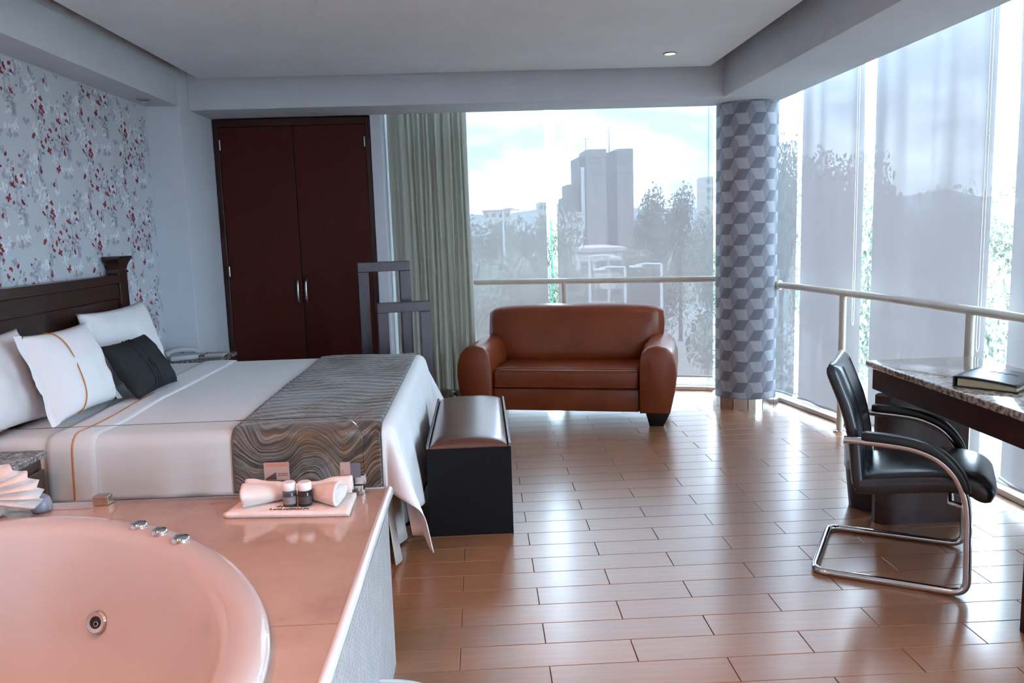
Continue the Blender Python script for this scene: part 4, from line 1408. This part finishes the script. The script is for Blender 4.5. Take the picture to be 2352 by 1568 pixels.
# ------------------------------------------------------------------ glass splash screen on the deck
M_sglass = glass_mat('screen_glass', (0.95, 0.97, 0.96), 1.5)
M_sedge = mat('ground_glass_edge', (0.02, 0.035, 0.03), 0.1, spec=0.7, var=0.1)
GY = 2.56
root = thing('glass_screen', 'low clear glass screen with rounded corner standing between bathtub and bed', 'glass screen', (-1.2, GY, ZD))
w = W(root)
gx0, gx1, gz0, gz1, gr = -2.20, -0.398, ZD + 0.012, 0.872, 0.075
outl = [(gx0, gz0), (gx1, gz0), (gx1, gz1 - gr)] + [(gx1 - gr + gr * math.cos(a), gz1 - gr + gr * math.sin(a)) for a in lin(0.15, PI / 2, 8)] + [(gx0, gz1)]
b = NB()
prism(b, outl, 'y', GY - 0.004, GY + 0.004, mi=1)
for f in b.faces:
    if len(f.verts) > 4:
        f.material_index = 0
w.part('pane', b, [M_sglass, M_sedge])
M_brz = mat('brushed_clamp', (0.55, 0.42, 0.33), 0.25, metal=0.9, var=0.1)
for cx in (-1.235, -0.425):
    b = NB(); box(b, cx - 0.024, cx + 0.024, GY - 0.018, GY + 0.018, ZD + 0.0005, ZD + 0.032, 0.003)
    w.part('clamp', b, M_brz if cx < -1 else M_chrome)
b = NB(); box(b, -0.436, -0.394, GY - 0.0085, GY - 0.0045, ZD + 0.033, ZD + 0.062, 0.001); box(b, -0.436, -0.394, GY + 0.0045, GY + 0.0085, ZD + 0.033, ZD + 0.062, 0.001)
o = w.part('end_bracket', b, M_chrome)

# ------------------------------------------------------------------ towel display on the deck
M_towel = mat('white_terry', (0.80, 0.72, 0.67), 0.95, spec=0.1, var=0.05, vscale=10, bump=0.35, bscale=420, sheen=0.4)
root = thing('bath_mat', 'folded white bath mat with dark script lettering under the toiletries', 'bath mat', (-0.60, 2.43, ZD))
w = W(root)
b = NB()
mo = [(-0.792, 2.372), (-0.422, 2.338), (-0.405, 2.46), (-0.42, 2.525), (-0.775, 2.525), (-0.77, 2.46)]
def mat_fn(u, v):
    xa = -0.795 + 0.030 * (v ** 0.8)
    xb = -0.415 - 0.005 * v
    return (xa + (xb - xa) * u, 2.372 - 0.030 * u + (0.152 + 0.028 * u) * v, ZD + 0.010 + 0.002 * math.sin(u * 7) * math.sin(v * 5))
grid(b, mat_fn, lin(0, 1, 30), lin(0, 1, 12))
w.part('folded_layers', b, M_towel, smooth=180, solid=0.016)
rg = random.Random(9)
strokes = []
M_ink = mat('embroidery_thread', (0.02, 0.02, 0.028), 0.7, var=0.1)
for (v0, ua, ub, h) in ((0.25, 0.38, 0.64, 0.014), (0.11, 0.35, 0.66, 0.011)):
    u = ua
    while u < ub:
        k = rg.choice((0, 1, 2))
        du = rg.uniform(0.010, 0.022)
        P0 = mat_fn(u, v0)
        P1 = mat_fn(u + du, v0)
        y0_ = P0[1]
        if k == 0:
            strokes.append([(P0[0], y0_), (P0[0] + 0.002, y0_ + h), (P1[0], P1[1])])
        elif k == 1:
            strokes.append([(P0[0], y0_ + h * .4), ((P0[0] + P1[0]) / 2, y0_), (P1[0], P1[1] + h * .7)])
        else:
            strokes.append([(P0[0], y0_), (P1[0], P1[1] + h)])
        u += du + rg.uniform(0.004, 0.014)
b = NB()
for st_ in strokes:
    tube(b, [(x, y, ZD + 0.0195) for x, y in st_], 0.0013, 5)
o = w.part('lettering', b, M_ink)
o['kind'] = 'stuff'

root = thing('hand_towel', 'white hand towel gathered into a bow of two soft folds on the bath mat', 'towel', (-0.60, 2.455, ZD + 0.02))
w = W(root)
def lobe(sg, x_in, x_out, y_in, y_out, r_in, r_out):
    b = NB()
    rows = []
    nu, nv = 22, 28
    for i in range(nu + 1):
        u = i / nu
        r = r_in + (r_out - r_in) * (u ** 0.75)
        x = x_in + (x_out - x_in) * u
        y = y_in + (y_out - y_in) * u
        ring = []
        for k in range(nv):
            a = 2 * PI * k / nv
            fold = 1 + 0.14 * math.sin(3 * a + 1.2 * u + sg) * u
            yy = y + 1.35 * r * math.cos(a) * fold
            zz = ZD + 0.020 + r * 0.95 * (1 + math.sin(a) * fold) * (1 - 0.12 * u)
            ring.append(b.verts.new((x + 0.012 * math.cos(a) * u * sg, yy, max(zz, ZD + 0.0195))))
        rows.append(ring)
    # roll the mouth of the lobe inward
    for f_, dx in ((0.86, 0.004), (0.66, -0.02), (0.45, -0.05)):
        c = sum((v.co for v in rows[nu]), Vector()) / nv
        rows.append([b.verts.new(c + (v.co - c) * f_ + Vector((sg * dx, 0, 0))) for v in rows[nu]])
    for a, c in zip(rows, rows[1:]):
        for k in range(nv):
            b.faces.new((a[k], a[(k + 1) % nv], c[(k + 1) % nv], c[k]))
    b.faces.new(rows[0]); b.faces.new(rows[-1][::-1])
    return b
w.part('fold', lobe(-1, -0.615, -0.750, 2.485, 2.425, 0.014, 0.040), M_towel, smooth=180)
w.part('fold', lobe(1, -0.575, -0.452, 2.485, 2.410, 0.014, 0.041), M_towel, smooth=180)
b = NB()
grid(b, lambda u, v: (-0.765 + 0.335 * u, 2.500 + 0.035 * v, ZD + 0.024 + 0.048 * (1 - (2 * v - 1) ** 2) * (0.8 + 0.2 * math.cos(u * 2 * PI)) + 0.002 * math.sin(u * 25)), lin(0, 1, 30), lin(0, 1, 8))
w.part('back_roll', b, M_towel, smooth=180, solid=0.008)

M_cap = mat('frosted_white_cap', (0.78, 0.80, 0.82), 0.3, var=0.03)
M_liq = [glass_mat('clear_bottle', (0.70, 0.70, 0.68), 1.45, body=((0.10, 0.11, 0.12), 0.45)), glass_mat('amber_bottle', (0.45, 0.30, 0.22), 1.45, body=((0.045, 0.03, 0.025), 0.6))]
M_lab = [mat('grey_label', (0.22, 0.20, 0.19), 0.5, var=0.2, vscale=60), mat('dark_label', (0.06, 0.05, 0.05), 0.5, var=0.2, vscale=60)]
for k, (bx_, by_, lab) in enumerate(((-0.606, 2.418, 'small toiletry bottle with grey contents and white cap, beside the amber one'), (-0.558, 2.414, 'small toiletry bottle with amber-brown contents and white cap on the bath mat'))):
    root = thing('toiletry_bottle', lab, 'bottle', (bx_, by_, ZD + 0.0195), 0, 'toiletry bottles on the bath mat')
    b = NB(); lathe(b, [(0.0195, 0.0), (0.0215, 0.003), (0.0215, 0.042), (0.019, 0.046), (0.014, 0.048)], (0, 0, 0), 24)
    obj('body', b, M_liq[k], root, smooth=50)
    b = NB(); lathe(b, [(0.0218, 0.008), (0.0218, 0.030)], (0, 0, 0), 24, cap0=False, cap1=False)
    obj('label_band', b, M_lab[k], root, smooth=50)
    b = NB(); lathe(b, [(0.0195, 0.0482), (0.0208, 0.050), (0.0208, 0.068), (0.018, 0.073)], (0, 0, 0), 24)
    obj('cap', b, M_cap, root, smooth=50)

M_card = mat('kraft_card', (0.40, 0.28, 0.25), 0.6, var=0.08, vscale=20)
M_card_d = mat('dark_card_print', (0.075, 0.05, 0.055), 0.6, var=0.1)
M_card_r = mat('red_card_print', (0.45, 0.20, 0.15), 0.6, var=0.1)
root = thing('card', 'small kraft card with dark corner print behind the left towel fold', 'card', (-0.672, 2.540, ZD + 0.062))
def cardbox(b, x0, x1, z0, z1, y0, th):
    box(b, x0, x1, y0, y0 + th, z0, z1)
b = NB(); cardbox(b, -0.040, 0.040, 0.0, 0.058, 0.0, 0.0012)
obj('card_face', b, M_card, root)
b = NB(); prism(b, [(-0.036, 0.002), (-0.002, 0.002), (-0.002, 0.027), (-0.036, 0.006)], 'y', -0.0006, -0.0001); obj('corner_print', b, M_card_d, root)
b = NB(); cardbox(b, -0.036, 0.036, 0.044, 0.055, -0.0006, 0.0004); obj('top_band', b, M_card_r, root)
for zz in (0.014, 0.020):
    b = NB(); cardbox(b, 0.003, 0.034, zz, zz + 0.0022, -0.0006, 0.0004); obj('print_line', b, M_card_d, root)
root = thing('card', 'folded grey card with dark panel tucked behind the right towel fold', 'card', (-0.440, 2.538, ZD + 0.060))
b = NB(); cardbox(b, -0.030, 0.002, 0.0, 0.052, 0.0, 0.0012); obj('light_panel', b, M_card, root)
b = NB(); cardbox(b, 0.0025, 0.034, 0.0, 0.048, 0.001, 0.0012); obj('dark_panel', b, mat('slate_card', (0.12, 0.12, 0.15), 0.6, var=0.1), root)
b = NB(); cardbox(b, -0.023, -0.0215, 0.015, 0.026, -0.0006, 0.0004); obj('print_line', b, M_card_d, root)

# fan-folded towel and wrapped soap at the left of the deck
root = thing('fan_towel', 'white towel pleated into a standing fan at the corner of the tub deck', 'towel', (-1.60, 2.46, ZD))
b = NB()
npl = 26
rows = []
for i in range(npl + 1):
    a = math.radians(-24 + 228 * i / npl)
    row = []
    for r_ in (0.02, 0.09, 0.155, 0.215):
        dz = 0.018 * (1 if i % 2 else -1) * (r_ / 0.215)
        x = r_ * 1.05 * math.cos(a)
        z = 0.075 + r_ * 0.50 * math.sin(a)
        yy = dz - 0.03 * (r_ / 0.215) + 0.05 * (r_ / 0.215) ** 2
        row.append(b.verts.new((x, yy - 0.01, max(z, 0.006))))
    rows.append(row)
for a, c in zip(rows, rows[1:]):
    for k in range(3):
        b.faces.new((a[k], a[k + 1], c[k + 1], c[k]))
obj('pleats', b, M_towel, root, smooth=35, solid=0.010)
b = NB(); box(b, -0.10, 0.10, -0.045, 0.055, 0.0, 0.05, 0.02, 4)
obj('folded_base', b, M_towel, root, smooth=50)
M_wrap = glass_mat('cellophane', (0.85, 0.90, 0.95), 1.4, rough=0.08, body=((0.50, 0.56, 0.66), 0.45))
root = thing('wrapped_soap', 'round soap wrapped in clear film behind the fan towel', 'soap', (-1.405, 2.515, ZD + 0.0005))
b = NB(); lathe(b, [(0.020, 0.0), (0.030, 0.006), (0.032, 0.025), (0.026, 0.045), (0.012, 0.055)], (0, 0, 0), 26)
obj('wrapper', b, M_wrap, root, smooth=60)
b = NB(); lathe(b, [(0.018, 0.003), (0.024, 0.008), (0.024, 0.026), (0.018, 0.032)], (0, 0, 0), 24)
obj('soap_cake', b, mat('blue_grey_soap', (0.22, 0.30, 0.42), 0.4, var=0.1), root, smooth=50)

# ------------------------------------------------------------------ half-round step beside the tub
root = thing('bath_step', 'small half-round step with white rim against the tub side', 'step', (-0.332, 1.93, 0))
R_ = 0.27
half = [(0.0, -R_)] + [(R_ * math.cos(a), R_ * math.sin(a)) for a in lin(-PI / 2, PI / 2, 28)][1:-1] + [(0.0, R_)]
b = NB(); prism(b, [(x * 0.97, y * 0.97) for x, y in half], 'z', 0.0, 0.150)
obj('riser', b, M_bull, root, smooth=40)
b = NB(); prism(b, [(x * 0.955, y * 0.955) for x, y in half], 'z', 0.1505, 0.172)
obj('tread', b, mat('beige_stone_tread', (0.50, 0.47, 0.44), 0.3, var=0.12, vscale=20), root, smooth=40)
b = NB(); tube(b, [(x * 0.985, y * 0.985, 0.168) for x, y in half], 0.009, 10)
obj('rim', b, M_bull, root, smooth=60)

# small chrome door stop on the floor by the curtain
root = thing('door_stop', 'small chrome door stop on the floor between curtain and sofa', 'door stop', (-0.245, 6.43, 0))
b = NB(); lathe(b, [(0.024, 0.0), (0.024, 0.006), (0.010, 0.010), (0.010, 0.138)], (0, 0, 0), 20)
obj('stem', b, M_chrome, root, smooth=40)
b = NB(); lathe(b, [(0.010, 0.1385), (0.021, 0.142), (0.021, 0.166), (0.014, 0.172)], (0, 0, 0), 20)
obj('head', b, M_chrome, root, smooth=40)

# ------------------------------------------------------------------ recessed downlights
M_ring = mat('downlight_trim', (0.55, 0.53, 0.50), 0.3, metal=0.6, var=0.05)
def downlight(label, x, y, z, on, watts, deg, emit):
    root = thing('downlight', label, 'light', (x, y, z), 0, 'recessed ceiling downlights')
    b = NB(); lathe(b, [(0.042, 0.0), (0.046, -0.006), (0.036, -0.008), (0.033, -0.002)], (0, 0, 0), 28, cap0=True, cap1=False)
    obj('trim_ring', b, M_ring, root, smooth=50)
    b = NB(); lathe(b, [(0.033, -0.0025), (0.030, -0.0045)], (0, 0, 0), 24)
    obj('lens', b, mat('lit_lens', (0.9, 0.85, 0.75), 0.4, var=0.02, emit=((1.0, 0.80, 0.58), emit)) if on else M_jetd, root)
    if on:
        area_spot('lamp', (0, 0, -0.03), watts, deg, root)
    return root
downlight('lit recessed downlight in the ceiling near the column', 1.275, 5.386, Z_PANEL, True, BEAM_LAMP_W, 165, 9.0)
downlight('unlit dark recessed downlight in the soffit above the headboard', -2.115, 5.45, Z_SOF, False, 0, 0, 0)
for lx, ly, lab in ((-1.55, 1.75, 'lit recessed downlight over the far end of the bathtub, out of view'), (-0.75, 1.30, 'lit recessed downlight over the near side of the bathtub, out of view'), (-1.5, 0.55, 'lit recessed downlight over the near end of the bathtub, out of view'), (0.6, 0.9, 'lit recessed downlight over the floor beside the viewer, out of view')):
    downlight(lab, lx, ly, Z_PANEL, True, TUB_LAMP_W * (0.5 if lx > 0 else 1.0), 125, 9.0)

# ------------------------------------------------------------------ the city outside, ten metres below the room
GZ = -10.0
M_ground = mat('dry_ground', (0.20, 0.21, 0.17), 0.95, var=0.3, vscale=0.05)
M_pave = mat('pale_paving', (0.30, 0.30, 0.29), 0.9, var=0.12, vscale=0.2)
M_tower = mat('tower_concrete', (0.17, 0.157, 0.15), 0.8, var=0.05, vscale=0.1)
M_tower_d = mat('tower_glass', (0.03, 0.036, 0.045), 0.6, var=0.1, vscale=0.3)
M_tower_l = mat('tower_pale_panel', (0.62, 0.64, 0.66), 0.5, var=0.05, vscale=0.2)
M_houses = [mat('house_plaster', (0.55, 0.52, 0.48), 0.85, var=0.1, vscale=0.2), mat('house_roof', (0.50, 0.40, 0.36), 0.85, var=0.1, vscale=0.3), mat('house_window', (0.10, 0.12, 0.15), 0.3, var=0.1)]
M_leaf = [mat('leaf_dark_green', (0.19, 0.215, 0.145), 0.7, var=0.3, vscale=0.4), mat('leaf_grey_green', (0.23, 0.255, 0.18), 0.7, var=0.3, vscale=0.4)]
M_bark = mat('bark', (0.09, 0.075, 0.06), 0.9, var=0.3)
M_pole = mat('galvanised_pole', (0.55, 0.56, 0.57), 0.5, metal=0.3, var=0.05)
M_hill = mat('hazy_hill', (0.24, 0.28, 0.32), 0.95, var=0.1, vscale=0.01)

b = NB()
prism(b, [(-900, 9.5), (900, 9.5), (1400, 1500), (-1400, 1500)], 'z', GZ - 1, GZ)
prism(b, [(4.2, -200), (900, -200), (900, 9.49), (4.2, 9.49)], 'z', GZ - 1, GZ)
struct('ground', b, M_ground)
b = NB(); prism(b, [(6, 16), (34, 14), (40, 60), (22, 150), (13, 150), (11, 60)], 'z', GZ, GZ + 0.08)
struct('pavement', b, M_pave)
b = NB()
hp = [(-700 + 40 * i, 26 + 9 * math.sin(i * 0.7) + 6 * math.sin(i * 1.9 + 1)) for i in range(46)]
for i in range(45):
    (xa, za), (xb, zb2) = hp[i], hp[i + 1]
    fr_ = [(xa, 760, GZ), (xb, 760, GZ), (xb, 860, zb2 * 0.8 - 2), (xa, 860, za * 0.8 - 2)]
    b.faces.new([b.verts.new(v) for v in fr_])
    b.faces.new([b.verts.new(v) for v in ((xa, 860, za * 0.8 - 2), (xb, 860, zb2 * 0.8 - 2), (xb, 1000, GZ), (xa, 1000, GZ))])
struct('hill', b, M_hill, merge=0.01, smooth=60)

# tower
root = thing('office_tower', 'tall concrete office tower with a dark recessed strip beyond the trees', 'tower', (40.4, 257, GZ), math.radians(3))
def tp(name, x0, x1, y0, y1, z0, z1, m, parent=root):
    b = NB(); box(b, x0, x1, y0, y1, z0 - GZ, z1 - GZ)
    return obj(name, b, m, parent)
tp('west_slab', -7.1, -1.2, -6.8, 7, GZ, 24.6, M_tower)
tp('east_slab', 2.1, 7.1, -6.8, 7, GZ, 24.6, M_tower)
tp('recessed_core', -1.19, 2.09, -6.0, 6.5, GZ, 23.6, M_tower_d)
sl = tp('dark_side', -9.0, -7.11, -4.0, 12, GZ, 22.8, M_tower_d)  # narrow left face, same dark tone as the core
tp('glass_strip', -8.6, -7.5, -4.15, -4.0, 0.5, 19.5, M_tower_l, sl)
tp('stepped_wing', -12.4, -9.01, -1, 10, GZ, 14.6, M_tower)
tp('stepped_wing', -13.6, -12.41, 0, 10, GZ, 10.6, M_tower)
for xx_ in (-4.4, 4.4):
    for zz_, wd_ in ((21.6, 2.2), (20.3, 3.4), (17.2, 3.4)):
        tp('sign_bar', xx_ - wd_ / 2, xx_ + wd_ / 2, -6.95, -6.8, zz_, zz_ + 0.55, M_tower_d)  # plain bars standing in for the tower's illegible sign lettering
    tp('plant_window', xx_ - 0.3, xx_ + 0.3, -6.95, -6.8, 12.0, 13.4, M_tower_d)
for ax_, zt_ in ((-6.2, 30.0), (1.2, 32.0)):
    b = NB(); tube(b, [(ax_, 0, 23.5 - GZ), (ax_, 0, zt_ - GZ)], [0.28, 0.10], 8)
    tube(b, [(ax_ - 0.9, 0, zt_ - 1.5 - GZ), (ax_ + 0.9, 0, zt_ - 1.5 - GZ)], 0.12, 6)
    obj('antenna', b, M_pole, root)

def building(name, label, x0, x1, y0, y1, zt, rows, cols, roof=True, group=None):
    root = thing(name, label, 'building', ((x0 + x1) / 2, (y0 + y1) / 2, GZ), 0, group)
    w = W(root)
    b = NB(); box(b, x0, x1, y0, y1, GZ, zt)
    w.part('walls', b, M_houses[0])
    if roof:
        b = NB(); box(b, x0 - 0.4, x1 + 0.4, y0 - 0.4, y1 + 0.4, zt, zt + 0.4)
        w.part('roof', b, M_houses[1])
    for i in range(rows):
        for j in range(cols):
            cx = x0 + (x1 - x0) * (j + 0.5) / cols
            cz = zt - 1.6 - i * 3.0
            b = NB(); box(b, cx - 0.6, cx + 0.6, y0 - 0.08, y0, cz - 0.6, cz + 0.6)
            w.part('window', b, M_houses[2])
building('low_building', 'low pale house with a wide pinkish roof below the tower', 10.6, 15.2, 86, 100, -1.2, 2, 3)
building('apartment_block', 'small flat-roofed block left of the tower base', 19.6, 25.6, 200, 214, 4.6, 3, 3)
building('distant_slab', 'slim distant block seen just right of the treetops by the column', 84.0, 88.2, 300, 312, 18.3, 3, 2, False)
building('distant_block', 'small distant block on the skyline left of the bright glass gap', 19.4, 22.6, 262, 272, 9.6, 2, 2, False)
building('distant_hall', 'wide low hall among the trees left of the bright glass gap', 2.0, 12.0, 300, 320, 8.2, 1, 4, True)
building('corner_house', 'pale two-storey house on the street below the sofa back', 6.2, 9.8, 100, 112, -2.4, 2, 2)

def pole(label, x, y, zt, arm):
    root = thing('street_lamp', label, 'street lamp', (x, y, GZ), 0, 'street lamps outside')
    b = NB(); tube(b, [(0, 0, 0), (0, 0, zt - GZ)], [0.13, 0.07], 8)
    obj('pole', b, M_pole, root)
    b = NB(); tube(b, [(0, 0, zt - GZ), (arm * 0.6, 0, zt - GZ + 0.05), (arm, 0, zt - GZ - 0.02)], 0.06, 6)
    obj('arm', b, M_pole, root)
    b = NB(); box(b, arm - 0.3, arm + 0.3, -0.12, 0.12, zt - GZ - 0.12, zt - GZ - 0.02, 0.02)
    obj('lamp_head', b, M_tower_l, root)
pole('street lamp nearest the bright glass gap, above the sofa', 6.1, 45, -0.2, 1.4)
pole('street lamp above the middle of the sofa back', 7.9, 44, -0.8, -1.4)
pole('street lamp above the right end of the sofa back', 9.0, 40, -0.5, -1.3)
pole('tall slim pole rising over the trees beside the curtain', 1.84, 60, 2.9, 0.9)

def tree_meshes(seed, h, cr, m, airy=0.0):
    rg = random.Random(seed)
    b = NB()
    clumps = []
    for i in range(13):
        a = rg.uniform(0, 2 * PI)
        rr = cr * rg.uniform(0, 0.75)
        zz = h * rg.uniform(0.42, 0.90)
        clumps.append((rr * math.cos(a), rr * math.sin(a), zz, cr * rg.uniform(0.32, 0.52) * (1 - airy * 0.4)))
    clumps.append((0, 0, h - cr * 0.42, cr * 0.42))
    for cx, cy, cz, r in clumps:
        for q in range(430):
            d = Vector((rg.gauss(0, 1), rg.gauss(0, 1), rg.gauss(0, 0.85))).normalized() * r * (rg.random() ** 0.4)
            c = Vector((cx, cy, cz)) + d
            s = rg.uniform(0.10, 0.21) * (h / 11)
            u = Vector((rg.gauss(0, 1), rg.gauss(0, 1), rg.gauss(0, 1))).normalized()
            v = u.orthogonal().normalized()
            b.faces.new([b.verts.new(c + u * s), b.verts.new(c + v * s * .6), b.verts.new(c - u * s), b.verts.new(c - v * s * .6)])
    bt = NB()
    tube(bt, [(0, 0, 0), (0.15, 0.1, h * 0.35), (0.1, 0, h * 0.75)], [0.03 * h, 0.022 * h, 0.008 * h], 8)
    for cx, cy, cz, r in clumps[:5]:
        tube(bt, [(0.1, 0.05, h * 0.35), (cx * .6, cy * .6, cz * 0.8), (cx, cy, cz)], [0.014 * h, 0.008 * h, 0.003 * h], 6)
    return b, bt
protos = []
for sd, m, ai in ((1, 0, 0), (2, 1, 0), (3, 0, 0.6), (4, 1, 0.3)):
    bc, bt = tree_meshes(sd, 10.0, 4.2, m, ai)
    root = thing('tree', 'tree', 'tree', (0, -0, GZ), 0, 'trees outside the glass front')
    obj('crown', bc, M_leaf[m], root)
    obj('trunk', bt, M_bark, root, smooth=60)
    protos.append([root, False])
TREES = [  # x, y, top z, kind, crown spread, label
    (-1.4, 62, 2.3, 0, .60, 'broad dark tree nearest the curtain behind the pale blind'), (2.2, 76, 2.7, 1, .55, 'bushy tree with its crown behind the slim pole'),
    (5.4, 63, 2.6, 0, .58, 'dark rounded tree just left of the bright glass gap'), (1.6, 42, 0.6, 1, .62, 'low grey-green tree above the left end of the hand rail'),
    (-4.6, 43, 0.8, 0, .60, 'low dark tree half hidden by the curtain'), (5.0, 49.5, 0.3, 1, .45, 'low grey-green tree beside the bright glass gap'),
    (14.9, 70, 4.7, 2, .42, 'airy tree with the left of two high open crowns beside the tower'), (19.4, 78, 5.1, 2, .45, 'airy tree with the right of two high open crowns beside the tower'),
    (20.6, 66, 2.9, 0, .58, 'dense dark tree below the distant slab next to the column'), (10.9, 49.5, -0.4, 1, .45, 'low bushy tree over the right arm of the sofa'),
    (13.6, 43, 0.6, 0, .55, 'low dark tree right of the street lamps'), (16.6, 54, 2.2, 1, .58, 'grey-green tree filling the view left of the column'),
    (11.8, 62, -0.4, 0, .55, 'low dark tree in front of the tower base'), (11.6, 34.5, -1.6, 1, .60, 'low grey-green tree just above the sofa back near the column'),
    (21.4, 56.8, 7.0, 3, .40, 'tall airy tree showing beside the column on its window side')]
far_lab = 'leafy tree in the dark treeline behind the close-woven grey blinds'
for t in ((16.6, 36.0, 3.0, 0, .52), (22.6, 36.5, 2.9, 1, .52), (28.6, 36.0, 3.3, 0, .52), (34.6, 36.5, 3.4, 1, .52), (20.6, 45.5, 5.2, 0, .50), (26.8, 45.5, 3.4, 1, .55), (33.6, 45.5, 5.0, 0, .55), (40.4, 45.5, 3.4, 1, .55),
          (17.4, 28.2, 0.9, 1, .50), (23.4, 28.0, 0.9, 0, .50), (29.8, 28.0, 1.2, 1, .50), (36, 26.5, 3.0, 0, .55), (34, 18.5, 3.2, 1, .55), (36, 9.5, 3.0, 0, .55)):
    TREES.append((*t, far_lab))
rgt = random.Random(77)
for x, y, zt, k, spread, lab in TREES:
    pr_ = protos[k]
    if not pr_[1]:
        r_, pr_[1] = pr_[0], True
    else:
        r_ = copy_tree(pr_[0])
    hh = zt - GZ
    r_.location = (x, y, GZ)
    r_.scale = (hh / 10 * spread * 1.08, hh / 10 * spread, hh / 10)
    r_.rotation_euler = (0, 0, rgt.uniform(0, 6.28))
    r_['label'] = lab
